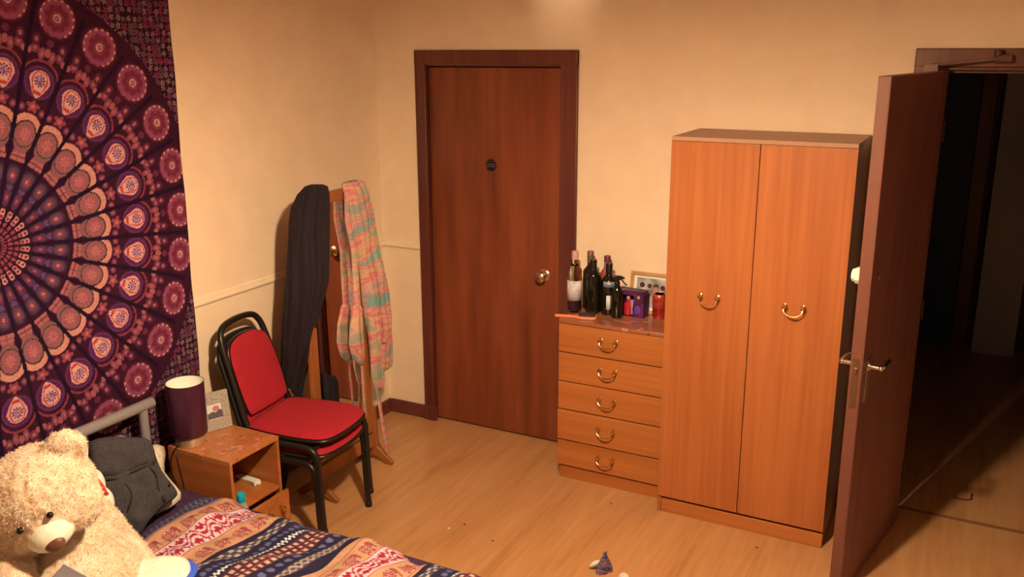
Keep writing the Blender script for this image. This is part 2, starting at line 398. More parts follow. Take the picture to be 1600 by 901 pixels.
# ------------------------------------------------------------------ wardrobe
W0, W1, WD, WH = 1.803, 2.540, .439, 1.727
t = thing('wardrobe', 'tall orange wood-veneer two-door wardrobe with brass drop handles beside the open door', 'wardrobe', ((W0 + W1) / 2, -(WD + .03) / 2, 0))
cx, cy = -(W0 + W1) / 2, (WD + .03) / 2
def bx(x0, y0, z0, x1, y1, z1, b=None): return box(b or BM(), x0 + cx, y0 + cy, z0, x1 + cx, y1 + cy, z1)
b = BM(); bx(W0, -WD + .02, 0, W0 + .018, -.03, WH - .018, b); bx(W1 - .018, -WD + .02, 0, W1, -.03, WH - .018, b); bx(W0 + .018, -.04, .03, W1 - .018, -.03, WH - .018, b); bx(W0 + .018, -WD + .025, .07, W1 - .018, -.04, .085, b)
obj('carcass', b, wood('carcass_side', px(150, 88, 44), px(126, 68, 32), 'z', .5, .05, 50), t, bev=.001)
obj('top_panel', bx(W0, -WD, WH - .018, W1, -.03, WH), M_ward_top, t, bev=.0015, label='duller brown top panel')
obj('plinth', bx(W0 + .018, -WD + .006, 0, W1 - .001, -WD + .022, .066), M_ward_h, t, bev=.001)
obj('foot_strip', bx(W0, -WD + .003, 0, W0 + .017, -WD + .019, .074), M_ward, t, bev=.001)
xm = 2.171
for x0, x1 in ((W0, xm - .0015), (xm + .0015, W1)):
    d = obj('door', bx(x0, -WD, .080, x1, -WD + .018, WH - .019), M_ward, t, bev=.0012)
    hx = (1.997 if x0 == W0 else 2.349)
    swan(d, hx + cx, -WD + cy, 1.060)

# ------------------------------------------------------------------ chest of drawers
C0, C1, CD, CH = 1.246, 1.800, .334, .829
t = thing('chest_of_drawers', 'orange wood-veneer chest of five drawers beside the wardrobe, bottles on top', 'chest of drawers', ((C0 + C1) / 2, -(CD + .03) / 2, 0))
cx, cy = -(C0 + C1) / 2, (CD + .03) / 2
b = BM(); bx(C0, -CD + .018, 0, C0 + .016, -.03, CH - .018, b); bx(C1 - .016, -CD + .018, 0, C1, -.03, CH - .018, b); bx(C0 + .016, -.04, .03, C1 - .016, -.03, CH - .018, b)
obj('carcass', b, M_ward, t, bev=.001)
# top with scattered drips and stains
M_ctop = wood('chest_top_veneer', px(182, 104, 58), px(156, 82, 42), 'x', .25, .4, 50)
def stains(m, c1, c2, sc=38, th=.68):
    bsd = m.node_tree.nodes['Principled BSDF']; src = bsd.inputs['Base Color'].links[0].from_socket
    tc = N(m, 'ShaderNodeTexCoord')
    for i, (c, s) in enumerate(((c1, sc), (c2, sc * 1.9))):
        nzt = N(m, 'ShaderNodeTexNoise'); nzt.inputs['Scale'].default_value = s; nzt.inputs['Detail'].default_value = 1.5; nzt.inputs['Distortion'].default_value = .4
        mp = N(m, 'ShaderNodeMapping'); mp.inputs['Location'].default_value = (i * 3.3, 1.2, 0); L(m, tc.outputs['Object'], mp.inputs[0]); L(m, mp.outputs[0], nzt.inputs['Vector'])
        r = ramp(m, [(th - .01 + i * .02, (0, 0, 0, 1)), (th + .03 + i * .02, (1, 1, 1, 1))]); L(m, nzt.outputs['Fac'], r.inputs[0])
        mx = N(m, 'ShaderNodeMix', data_type='RGBA'); L(m, r.outputs[0], mx.inputs[0]); L(m, src, mx.inputs[6]); mx.inputs[7].default_value = c; src = mx.outputs[2]
    L(m, src, bsd.inputs['Base Color'])
stains(M_ctop, px(215, 120, 95), px(110, 48, 24), 26, .64)
obj('top_panel', bx(C0, -CD - .002, CH - .018, C1, -.03, CH), M_ctop, t, bev=.002, label='shinier brown top panel with pinkish stains')
obj('plinth', bx(C0 + .012, -CD + .010, 0, C1 - .002, -CD + .028, .066), M_ward_h, t, bev=.001)
zs = [(.667, .808, 0), (.518, .661, 0), (.372, .512, 0), (.213, .366, -.007), (.075, .206, -.005)]
for z0, z1, dy in zs:
    d = obj('drawer', bx(C0 + .001, -CD + dy, z0, C1 - .001, -CD + .018 + dy, z1), M_ward_h, t, bev=.0012)
    swan(d, 1.506 + cx, -CD + cy + dy, (z0 + z1) / 2 + .018, .038, .032)

# ------------------------------------------------------------------ bottles on the chest
ZT = CH + .0005
def gl(name, c, rough=.06, trans=1.0): return mat(name, c, rough, trans=trans, ior=1.3)
M_clear = gl('clear_glass', (.95, .93, .9, 1)); M_gdark = mat('dark_glass', (.006, .008, .005, 1), .08, spec=.8)
def bottle(name, label, loc, r, hb, hs, hn, rn, glass, cap, capm, capr=None, extras=(), group='bottles on the chest of drawers'):
    """r body radius, hb body height, hs shoulder top, hn neck top, rn neck radius, cap (z0, z1)"""
    t = thing(name, label, 'bottle', (loc[0], loc[1], ZT), 0, group)
    prof = [(0, .004), (r * .7, .002), (r * .9, 0), (r, .008), (r, hb)]
    for k in range(1, 7):
        a = k / 6; e = .5 - .5 * math.cos(PI * a); prof.append((r + (rn - r) * e, hb + (hs - hb) * a))
    prof += [(rn, hn - .012), (rn * 1.12, hn - .010), (rn * 1.12, hn), (rn * .7, hn), (0, hn - .001)]
    obj('glass_body', lathe(BM(), prof, 36), glass, t)
    cr = capr or rn * 1.2
    obj('cap', lathe(BM(), [(cr, cap[0]), (cr, cap[1] - .003), (cr * .9, cap[1]), (0, cap[1])], 28), capm, t)
    for nm, (z0, z1, a0, a1), mt in extras:
        b = BM(); rr = r + .0008; n = 24; rows = []
        for z in (z0, z1): rows.append([b.verts.new((rr * math.cos(math.radians(a0 + (a1 - a0) * i / n)), rr * math.sin(math.radians(a0 + (a1 - a0) * i / n)), z)) for i in range(n + 1)])
        for i in range(n): b.faces.new((rows[0][i], rows[0][i + 1], rows[1][i + 1], rows[1][i]))
        o = obj(nm, b, mt, t); s = o.modifiers.new('s', 'SOLIDIFY'); s.thickness = .0008; s.offset = 1
    return t
M_plabel = noisy('cream_paper_label', [(.35, px(190, 160, 130)), (.6, px(225, 200, 165))], (30, 30, 40), rough=.7)
M_wlabel = mat('white_paper_label', px(226, 205, 176), .7); M_glabel = mat('grey_foil_label', px(150, 140, 130), .4, metal=.3)
tb = bottle('spirit_bottle', 'clear spirit bottle with cream label and dark liquid, leftmost on the chest', (1.262, -.185), .0345, .205, .245, .300, .0145, M_clear, (.262, .303),
       mat('peach_cap', px(205, 140, 105), .4), .0165, (('paper_label', (.062, .160, -185, 5), M_plabel),))
obj('liquid', lathe(BM(), [(0, .006), (.0325, .008), (.0325, .056), (0, .056)], 30), mat('dark_purple_spirit', px(70, 30, 34), .15), tb, label='dark purple liquid in the foot of the bottle')
bottle('liqueur_bottle', 'dark bottle with dull gold neck cap behind the spirit bottle', (1.308, -.100), .036, .185, .225, .287, .0145, M_gdark, (.235, .290),
       mat('dull_gold_cap', px(128, 90, 62), .35, metal=.3), .0165)
bottle('wine_bottle', 'black-glass wine bottle with black capsule between cream-labelled and rose bottles', (1.350, -.162), .037, .185, .225, .262, .0150, M_gdark, (.215, .265), M_blackcap, .0165)
tb = bottle('rose_bottle', 'rose wine bottle with purple-red cap and pink-orange contents', (1.388, -.078), .0365, .170, .225, .262, .0140, mat('rose_wine_glass', px(188, 84, 60), .1, spec=.8, trans=.2), (.242, .270),
       mat('purple_red_cap', px(120, 36, 52), .4), .0165)
obj('neck_label', lathe(BM(), [(.0155, .205), (.0155, .240)], 24), M_glabel, tb)
tb = bottle('wine_bottle', 'dark wine bottle with grey neck foil and narrow white label beside spray bottle', (1.427, -.150), .0365, .160, .205, .250, .0145, M_gdark, (.205, .253), M_blackcap, .0165,
       (('white_label', (.030, .100, -92, -62), M_wlabel), ('grey_label', (.140, .168, -120, -30), M_glabel)))
tb.rotation_euler = (0, 0, .1)
# spray bottle
t = thing('spray_bottle', 'slim black trigger spray bottle at the front of the bottles', 'bottle', (1.484, -.186, ZT), .5, 'bottles on the chest of drawers')
obj('bottle_body', lathe(BM(), [(0, 0), (.026, 0), (.028, .004), (.028, .120), (.025, .138), (.014, .156), (.011, .160), (0, .160)], 30), M_gdark, t)
b = BM(); lathe(b, [(.013, .158), (.013, .174), (.008, .178), (0, .178)], 20)
prism(b, [(-.018, .178), (-.020, .196), (-.008, .206), (.016, .204), (.034, .196), (.034, .190), (.012, .186), (.008, .178)], -.008, .008, 'y')
obj('spray_head', b, M_blackcap, t, bev=.002)
b = BM(); tube(b, spline([(.012, 0, .188), (.024, 0, .180), (.034, 0, .166), (.046, 0, .158)], 5), .0032, 8); obj('trigger', b, M_blackcap, t)
# gift box with window
t = thing('perfume_gift_box', 'purple gift box with window showing a red bottle, between spray bottle and picture frame', 'box', (1.548, -.122, ZT), -.10)
M_purp = noisy('purple_carton', [(.3, px(60, 20, 44)), (.7, px(104, 42, 74))], (30, 30, 30), rough=.35)
b = BM(); wv, hv = .062, .128
box(b, -wv, .026, 0, wv, .028, hv); box(b, -wv, -.028, 0, -wv + .002, .028, hv); box(b, wv - .002, -.028, 0, wv, .028, hv); box(b, -wv, -.028, 0, wv, .028, .002); box(b, -wv, -.028, hv - .002, wv, .028, hv)
box(b, .010, -.028, .002, wv - .002, -.026, hv); box(b, -wv + .002, -.028, .002, -wv + .008, -.026, hv); box(b, -wv + .008, -.028, .105, .010, -.026, hv - .002)
obj('carton', b, M_purp, t, smooth=False)
b = BM(); lathe(b, [(0, .004), (.021, .004), (.023, .012), (.022, .055), (.010, .068), (.007, .072), (.007, .082), (0, .083)], 24, c=(-.028, -.004, 0))
obj('perfume_bottle', b, mat('red_perfume', px(198, 40, 40), .1, coat=.5), t)
b = BM(); lathe(b, [(.009, .078), (.010, .096), (0, .098)], 20, c=(-.028, -.004, 0)); obj('bottle_stopper', b, mat('pink_stopper', px(215, 130, 120), .3), t)
b = BM(); lathe(b, [(0, 0), (.008, 0), (.008, .001), (0, .001)], 20, M=Matrix.Translation((.036, -.028, .100)) @ Matrix.Rotation(PI / 2, 4, 'X')); obj('seal', b, mat('yellow_seal', px(205, 150, 50), .4), t, label='small round yellow seal')
b = BM(); prism(b, [(.0, .012), (.008, .012), (.006, .04), (.012, .085), (-.008, .085), (-.001, .04)], -.0285, -.029, 'y'); obj('printed_motif', b, mat('pale_print', px(180, 130, 130), .5), t)
b = BM(); prism(b, [(.018, .02), (.045, .02), (.05, .045), (.034, .062), (.018, .05)], -.0285, -.029, 'y'); obj('printed_motif', b, mat('violet_print', px(110, 60, 130), .5), t)
# photo frame
t = thing('photo_frame', 'light wooden photo frame with white mount leaning on the wall behind the gift box', 'picture frame', (1.618, -.066, ZT), 0)
MF = Matrix.Rotation(math.radians(-9), 4, 'X')
fw, fh, fr = .118, .200, .016
b = BM()
for x0, x1, z0, z1 in ((-fw, fw, 0, fr), (-fw, fw, fh - fr, fh), (-fw, -fw + fr, fr, fh - fr), (fw - fr, fw, fr, fh - fr)): box(b, x0, -.009, z0, x1, .009, z1, MF)
obj('frame', b, wood('pale_frame_wood', px(214, 146, 78), px(190, 120, 58), 'x', .5, .1, 40), t, bev=.0015)
obj('mount', box(BM(), -fw + fr, .000, fr, fw - fr, .004, fh - fr, MF), M_white, t)
b = BM(); box(b, -.086, -.0012, .030, .086, -.0002, .172, MF)
ph = obj('photo_print', b, noisy('group_photo_print', [(.35, px(120, 100, 80)), (.5, px(190, 160, 130)), (.7, px(226, 200, 170))], (14, 14, 14), rough=.3, detail=1), t)
b = BM()
for i, (hx, hz, rr) in enumerate([(-.058, .138, .013), (-.020, .136, .011), (.012, .134, .014), (.046, .132, .012), (.070, .126, .010)]):
    prism(b, circ(hx, hz, rr, 16), -.0016, -.0022, 'y', MF)
obj('dark_shapes', b, mat('photo_dark_tone', px(74, 44, 34), .4), ph)
b = BM()
prism(b, [(.000, .118), (.006, .134), (.018, .134), (.026, .118), (.034, .08), (.022, .045), (.002, .045), (-.008, .085)], -.0016, -.0024, 'y', MF)
obj('light_shapes', b, mat('photo_skin_tone', px(196, 120, 88), .4), ph)
# can
t = thing('drink_can', 'red drinks can at the right end of the chest beside the wardrobe', 'can', (1.672, -.115, ZT))
obj('can_body', lathe(BM(), [(0, .003), (.022, .002), (.026, 0), (.032, .010), (.032, .108), (.028, .118), (.026, .121)], 32), noisy('red_printed_can', [(.35, px(150, 26, 20)), (.6, px(205, 70, 40)), (.75, px(220, 130, 90))], (14, 14, 30), rough=.3, detail=1, metal=.3), t)
b = BM(); lathe(b, [(.026, .121), (.025, .122), (.023, .118), (0, .118)], 28); prism(b, circ(0, -.006, .008, 14), .119, .121, 'z'); obj('can_lid', b, M_chrome, t)
# hairbrush
t = thing('hairbrush', 'orange paddle hairbrush with dark bristle pad at the front left of the chest', 'hairbrush', (1.315, -.285, ZT), math.radians(16))
b = BM(); out = spline([(-.100, -.006, 0), (-.060, -.008, 0), (-.015, -.007, 0), (.005, -.020, 0), (.035, -.028, 0), (.085, -.027, 0), (.100, -.014, 0), (.100, .014, 0), (.085, .027, 0), (.035, .028, 0), (.005, .020, 0), (-.015, .007, 0), (-.060, .008, 0), (-.100, .006, 0), (-.104, 0, 0), (-.100, -.006, 0)], 3)[:-1]
prism(b, [(p.x, p.y) for p in out], .0, .013)
obj('brush_body', b, mat('orange_plastic', px(245, 130, 70), .35), t, bev=.004)
b = BM(); prism(b, rrect(.052, 0, .082, .044, .018), .0125, .019)
for i in range(12):
    for j in range(6): tube(b, [(.016 + i * .0065, -.016 + j * .0064, .018), (.016 + i * .0065, -.016 + j * .0064, .029)], .0009, 5)
obj('bristle_pad', b, mat('dark_bristles', px(78, 58, 50), .6), t)

# ------------------------------------------------------------------ nightstand
t = thing('nightstand', 'small orange wood bedside cabinet with open shelf and drawer pulled slightly out', 'bedside table', (.293, -1.594, 0))
a0, a1, b0, b1, hh = -.170, .170, -.142, .142, .510
M_ns = wood('nightstand_veneer', px(196, 106, 44), px(168, 82, 30), 'x', .42, .1, 45)
M_nst = wood('nightstand_top_veneer', px(206, 118, 56), px(180, 94, 40), 'y', .35, .25, 45); stains(M_nst, px(226, 128, 100), px(84, 30, 18), 30, .65)
b = BM(); box(b, a0, b0, 0, a1, b0 + .015, hh - .015); box(b, a0, b1 - .015, 0, a1, b1, hh - .015); box(b, a0, b0 + .015, 0, a0 + .01, b1 - .015, hh - .015); box(b, a0 + .01, b0 + .015, .275, a1, b1 - .015, .288); box(b, a0 + .01, b0 + .015, .04, a1, b1 - .015, .055); box(b, a1 - .02, b0 + .015, 0, a1 - .006, b1 - .015, .04)
obj('carcass', b, M_ns, t, bev=.001)
obj('top_panel', box(BM(), a0, b0, hh - .015, a1 + .003, b1, hh), M_nst, t, bev=.0015, label='top panel spotted with pinkish and dark blots')
b = BM(); box(b, a1 + .020, b0 - .001, .088, a1 + .035, b1 + .001, .272); box(b, a0 + .05, b0 + .022, .10, a1 + .02, b0 + .032, .22); box(b, a0 + .05, b1 - .032, .10, a1 + .02, b1 - .022, .22); box(b, a0 + .05, b0 + .032, .10, a1 + .02, b1 - .032, .11)
dr = obj('drawer', b, M_ns, t, bev=.0015)
b = BM(); RZ = Matrix.Translation((a1 + .035, .045, .214)) @ Matrix.Rotation(PI / 2, 4, 'Z')
for s in (-1, 1): lathe(b, [(0, 0), (.0095, 0), (.0095, .003), (.004, .006), (.004, .014), (.009, .018), (.0105, .024), (.008, .030), (0, .032)], 14, M=RZ @ Matrix.Translation((s * .037, 0, 0)) @ Matrix.Rotation(PI / 2, 4, 'X'))
pts = [RZ @ Vector(p) for p in spline([(-.037, -.022, 0), (-.036, -.030, -.018), (-.02, -.034, -.030), (0, -.035, -.034), (.02, -.034, -.030), (.036, -.030, -.018), (.037, -.022, 0)], 6)]
tube(b, pts, .0042, 10); obj('handle', b, M_brass, dr, label='swan-neck brass drop handle')
# lamp
t = thing('table_lamp', 'small dark purple cylinder bedside lamp with chrome base on the nightstand', 'lamp', (.188, -1.672, .5105))
obj('base', lathe(BM(), [(0, 0), (.056, 0), (.058, .003), (.058, .040), (.054, .044), (0, .044)], 36), mat('brushed_chrome', (.62, .52, .42, 1), .34, metal=.6), t)
b = BM(); lathe(b, [(.054, .044), (.070, .046), (.0725, .050), (.0755, .270), (.0735, .270), (.0705, .052), (.054, .050)], 40, cap=False)
obj('shade_outer', b, noisy('plum_shade', [(.4, px(62, 22, 32)), (.6, px(84, 34, 42))], (40, 40, 4), rough=.35), t)
b = BM(); lathe(b, [(.0700, .052), (.0732, .269)], 40, cap=False); o = obj('shade_lining', b, mat('white_shade_lining', px(252, 236, 205), .8), t, label='white lining inside the shade'); s = o.modifiers.new('s', 'SOLIDIFY'); s.thickness = .0008
b = BM(); lathe(b, [(.012, .044), (.012, .09), (.018, .11), (.026, .14), (.024, .165), (.012, .182), (0, .186)], 20); obj('bulb', b, M_white, t)
b = BM(); tube(b, spline([(-.02, -.050, .006), (.0, -.082, -.004), (.018, -.090, -.06), (.026, -.082, -.16), (.024, -.079, -.26), (.01, -.079, -.34), (-.03, -.079, -.45)], 8), .003, 8)
obj('flex', b, M_black, t)
# small silver frame
t = thing('photo_frame', 'small silver-grey glittery photo frame leaning back on the nightstand', 'picture frame', (.188, -1.522, .5105), math.radians(-20))
MF = Matrix.Rotation(PI / 2, 4, 'Z') @ Matrix.Rotation(math.radians(-10), 4, 'X')
M_glit = noisy('silver_glitter', [(.35, px(150, 118, 84)), (.65, px(196, 168, 128))], (240, 240, 240), rough=.4, detail=2)
b = BM(); f2, g2 = .068, .165
for x0, x1, z0, z1 in ((-f2, f2, 0, .050), (-f2, f2, .115, g2), (-f2, -.033, .050, .115), (.033, f2, .050, .115)): box(b, x0, -.006, z0, x1, .008, z1, MF)
obj('frame', b, M_glit, t, bev=.002)
ph = obj('photo_print', box(BM(), -.033, -.001, .050, .033, .003, .115, MF), mat('photo_sky', px(232, 205, 180), .4), t)
b = BM(); prism(b, [(-.033, .052), (.033, .052), (.033, .082), (.018, .088), (.006, .076), (-.012, .082), (-.033, .074)], -.0025, -.0012, 'y', MF); obj('dark_shapes', b, mat('photo_dark', px(92, 76, 70), .5), ph)
b = BM(); prism(b, [(-.004, .082), (.024, .084), (.018, .102), (.004, .106), (-.008, .096)], -.0035, -.0014, 'y', MF); obj('orange_shapes', b, mat('photo_orange', px(200, 122, 80), .5), ph)
b = BM()
for i in range(5): ball(b, (-.045 + i * .02, -.006, .142 - .006 * abs(i - 2)), (.006, .003, .006)); 
for v in b.verts: v.co = MF @ v.co
obj('ornaments', b, M_glit, t)
# folded paper on shelf
b = BM(); prism(b, [(-.022, -.075), (.012, -.075), (.016, .055), (.024, .070), (.004, .064), (-.006, .076), (-.018, .060)], 0, .010)
for v in b.verts: v.co.z += .006 * math.sin(v.co.y * 30) if v.co.z > .005 else 0
o = obj('paper_packet', b, M_white, None, bev=.002, loc=(.312, -1.496, .2885), rot=(0, 0, math.radians(-97))); tag(o, 'crumpled white paper packet lying on the nightstand shelf', 'paper')
# bottle with teal cap
t = thing('water_bottle', 'slim clear bottle with teal cap standing between nightstand and bed', 'bottle', (.548, -1.772, 0))
obj('bottle_body', lathe(BM(), [(0, 0), (.030, 0), (.033, .006), (.032, .28), (.028, .33), (.016, .377), (.013, .382), (0, .384)], 28), mat('frosted_plastic', px(215, 200, 185), .25, trans=.5), t)
b = BM(); lathe(b, [(.0165, .380), (.0175, .384), (.0175, .410), (.015, .414), (0, .414)], 24); obj('cap', b, mat('teal_plastic', px(20, 150, 140), .35), t, label='teal screw cap')

# ------------------------------------------------------------------ stacked chairs
M_red = noisy('red_tweed', [(.3, px(150, 18, 26)), (.7, px(196, 34, 38))], (420, 420, 420), rough=.95, detail=2, bmp=.5, dist=.002)
def make_chair():
    t = thing('stacking_chair', 'red fabric stacking chair with black tubular frame, uppermost of the stack', 'chair', (0, 0, 0), 0, 'stacked red chairs beside the nightstand')
    hw = .192; r = .0142
    # seat pad (local x forward)
    def pad(b, O, A, B, pts, th, back): puffy(b, pts, th, O, A, B, rings=12, q=.32, back=back, sm=3)
    out = [(.045, -.165), (.16, -.185), (.32, -.192), (.435, -.170), (.468, -.09), (.474, 0), (.468, .09), (.435, .170), (.32, .192), (.16, .185), (.045, .165), (.035, .08), (.033, 0), (.035, -.08)]
    b = BM(); pad(b, (0, 0, .428), (1, 0, 0), (0, 1, 0), out, .030, .35); obj('seat', b, M_red, t, autos=70)
    b = BM(); prism(b, [(.25 + (x - .25) * 1.02, y * 1.03) for x, y in [(p.x, p.y) for p in spline([(a, c, 0) for a, c in out] + [(out[0][0], out[0][1], 0)], 3)[:-1]]], .408, .424)
    obj('seat_frame', b, M_black, t, bev=.006)
    # backrest pad
    up = Vector((-.31, 0, 1)).normalized()
    bo = [(-.140, .0), (-.150, .10), (-.146, .22), (-.128, .29), (-.08, .322), (0, .332), (.08, .322), (.128, .29), (.146, .22), (.150, .10), (.140, .0), (.10, -.012), (0, -.014), (-.10, -.012)]
    b = BM(); puffy(b, bo, .020, (.055, 0, .480), (0, -1, 0), up, rings=12, q=.32, back=.4, sm=3)
    # flip normal direction to the front
    obj('backrest', b, M_red, t, autos=70)
    b = BM(); prism(b, [(-a, c) for a, c in [(p.x, p.y) for p in spline([(a, c, 0) for a, c in bo] + [(bo[0][0], bo[0][1], 0)], 3)[:-1]]], -.006, .012, 'x', Matrix(((1, 0, up.x, 0), (0, 1, 0, 0), (0, 0, up.z, 0), (0, 0, 0, 1))))
    for v in b.verts: v.co += Vector((.033, 0, .480))
    obj('backrest_shell', b, M_black, t, bev=.004)
    # hoop
    def bp(s, h): return Vector((.038, s, .470)) + up * h
    pts = [bp(-.165, -.09), bp(-.162, .0), bp(-.156, .15), bp(-.150, .30), bp(-.135, .365), bp(-.095, .398), bp(0, .408), bp(.095, .398), bp(.135, .365), bp(.150, .30), bp(.156, .15), bp(.162, 0), bp(.165, -.09)]
    b = BM(); tube(b, spline(pts, 6), r, 14); obj('back_frame', b, M_black, t)
    for s in (-1, 1):
        b = BM(); tube(b, spline([bp(s * .165, -.09), (.055, s * .170, .34), (.02, s * .176, .18), (-.035, s * .180, .006)], 6), r, 14); lathe(b, [(r * 1.15, 0), (r * 1.15, .02), (r, .022)], 14, c=(-.036, s * .180, 0)); obj('leg', b, M_black, t)
        b = BM(); tube(b, spline([(.02, s * .192, .385), (.15, s * .198, .392), (.33, s * .200, .392), (.395, s * .200, .383), (.420, s * .200, .345), (.424, s * .200, .29), (.428, s * .200, .15), (.434, s * .200, .006)], 6), r, 14); lathe(b, [(r * 1.15, 0), (r * 1.15, .02), (r, .022)], 14, c=(.434, s * .200, 0)); obj('leg', b, M_black, t)
    b = BM(); tube(b, [(.40, -.195, .385), (.40, .195, .385)], .010, 10); obj('stretcher', b, M_black, t); b = BM(); tube(b, [(.06, -.17, .375), (.06, .17, .375)], .010, 10); obj('stretcher', b, M_black, t)
    b = BM(); tube(b, [(.075, .150, .452), (.058, .148, .490)], .006, 8); obj('bracket', b, M_chrome, t, label='small bright bracket at the seat back')
    return t
c1 = make_chair(); CR = math.radians(7)
c1.location = (.186, -1.262, .072); c1.rotation_euler = (0, 0, CR)
c2 = copy_tree(c1); c2.location = (.186 - .012, -1.262 - .002, 0); c2['label'] = 'red fabric stacking chair standing on the floor, lower of the stack'

# ------------------------------------------------------------------ standing mirror
MX = .315
t = thing('cheval_mirror', 'tall wooden standing mirror on splayed feet draped with clothes near the corner', 'mirror', (MX, -.825, 0))
M_mw = wood('mirror_frame_wood', px(178, 98, 42), px(152, 76, 30), 'z', .4, .2, 40)
ya, yb = -.225, .215; bz, tz = .17, 1.45
tilt = Matrix.Translation((0, 0, .17)) @ Matrix.Rotation(math.radians(-.35), 4, 'Y') @ Matrix.Translation((0, 0, -.17))
b = BM()
outer = [(ya, bz), (yb, bz), (yb, tz - .05), (yb - .015, tz - .015), (yb - .05, tz), (ya + .05, tz), (ya + .015, tz - .015), (ya, tz - .05)]
inner = [(ya + .052, bz + .05), (yb - .052, bz + .05), (yb - .052, tz - .075), (yb - .060, tz - .062), (yb - .075, tz - .052), (ya + .075, tz - .052), (ya + .060, tz - .062), (ya + .052, tz - .075)]
F = [[b.verts.new(tilt @ Vector((x, p[0], p[1]))) for p in o_] for x, o_ in ((.012, outer), (.012, inner), (-.012, inner), (-.012, outer))]
for A, B in ((0, 1), (1, 2), (2, 3), (3, 0)):
    for i in range(8): b.faces.new((F[A][i], F[A][(i + 1) % 8], F[B][(i + 1) % 8], F[B][i]))
obj('frame', b, M_mw, t, bev=.003)
b = BM(); prism(b, [(p[0] * 1.01, p[1]) for p in inner], -.004, .0, 'x', tilt); obj('mirror_glass', b, mat('mirror_silver', (.93, .93, .92, 1), .0, metal=1), t, smooth=False)
b = BM(); prism(b, [(ya + .01, bz + .01), (yb - .01, bz + .01), (yb - .01, tz - .03), (ya + .01, tz - .03)], -.011, -.005, 'x', tilt); obj('back_board', b, M_dark, t)
for yy in (ya - .006, yb + .006):
    s = 1 if yy > 0 else -1
    b = BM(); prism(b, [(-.115, 0), (-.09, 0), (-.03, .035), (.03, .035), (.085, 0), (.118, 0), (.122, .018), (.03, .085), (.022, .30), (-.022, .30), (-.03, .085), (-.119, .018)], yy - .011, yy + .011, 'y'); obj('foot', b, M_mw, t, bev=.003)
obj('cross_rail', box(BM(), -.013, ya, .085, .013, yb, .155), M_mw, t, bev=.003)

def garment(bm, secs, n=64, fold=.012, nf=5, seed=0, cap=True):
    """secs: (z, y_left, y_right, x_centre, depth)"""
    S = []
    for i in range(len(secs) - 1):
        a, c = secs[i], secs[i + 1]; k = max(2, int(abs(a[0] - c[0]) / .02))
        for j in range(k):
            e = j / k; S.append(tuple(a[q] + (c[q] - a[q]) * e for q in range(5)))
    S.append(secs[-1]); rings = []
    for z, yl, yr, xc, dp in S:
        R = []; cy_ = (yl + yr) / 2; hw_ = abs(yr - yl) / 2
        for k in range(n):
            a = 2 * PI * k / n; ca, sa = math.cos(a), math.sin(a)
            y = cy_ + hw_ * math.copysign(abs(ca) ** .8, ca); x = xc + dp * math.copysign(abs(sa) ** .8, sa)
            f = fold * (math.sin(nf * PI * ca + seed + 1.5 * math.sin(z * 5 + seed)) * .6 + 1.4 * mnoise.noise(Vector((y * 16 + seed, z * 5, a * .4 if 0 < k < n else 0)))) * (.3 + .7 * min(1, abs(sa) * 2))
            R.append(bm.verts.new((x + f * (1 if sa > 0 else -1) * min(1, dp / .03), y + f * .3, z + .006 * mnoise.noise(Vector((y * 12, seed, 0))))))
        rings.append(R)
    for A, B in zip(rings, rings[1:]):
        for i in range(n): bm.faces.new((A[i], A[(i + 1) % n], B[(i + 1) % n], B[i]))
    if cap: bm.faces.new(rings[0]); bm.faces.new(rings[-1][::-1])
    return bm
M_navycloth = noisy('black_navy_fabric', [(.35, px(28, 17, 18)), (.7, px(46, 30, 32))], (160, 160, 160), rough=.95, detail=2, bmp=.3)
g = thing('dark_trousers', 'long black and navy garment hanging over the left corner of the standing mirror', 'clothing', (.27, -1.0, 0), math.radians(-55))
bmg = BM(); garment(bmg, [(1.500, .060, .110, .02, .020), (1.490, .028, .128, .024, .046), (1.46, -.006, .134, .028, .062), (1.405, -.036, .134, .032, .070), (1.34, -.050, .130, .034, .072), (1.20, -.064, .122, .034, .072), (1.08, -.080, .112, .034, .070), (1.02, -.090, .100, .034, .068), (.96, -.100, .080, .032, .066), (.87, -.110, .054, .028, .064), (.774, -.122, .028, .018, .058), (.65, -.136, -.004, -.008, .046), (.56, -.148, -.034, -.024, .036), (.47, -.150, -.050, -.028, .032)], fold=.018, nf=4, seed=1)
obj('cloth_body', bmg, M_navycloth, g, autos=80)
# black tote leaning on the mirror
M_blk = noisy('black_nylon', [(.3, px(16, 12, 14)), (.7, px(30, 22, 26))], (90, 90, 90), rough=.6, bmp=.2)
b = BM(); garment(b, [(.33, -.045, .045, 0, .010), (.35, -.050, .050, 0, .020), (.45, -.050, .050, 0, .022), (.56, -.048, .047, 0, .018), (.590, -.047, .030, 0, .014), (.605, -.047, -.020, 0, .010), (.640, -.048, -.040, 0, .005)], fold=.005, nf=3, seed=2)
tt = thing('hanging_bag', 'slim black cloth bag hanging against the standing mirror just behind the red chairs', 'bag', (.352, -.962, 0), 0)
obj('bag_body', b, M_blk, tt, autos=80)
b = BM(); tube(b, spline([(0, -.044, .62), (0, -.040, .80), (-.006, -.030, 1.10), (-.010, -.020, 1.40), (-.018, -.018, 1.455), (-.04, -.016, 1.458)], 8), .0035, 8); obj('strap', b, M_blk, tt)

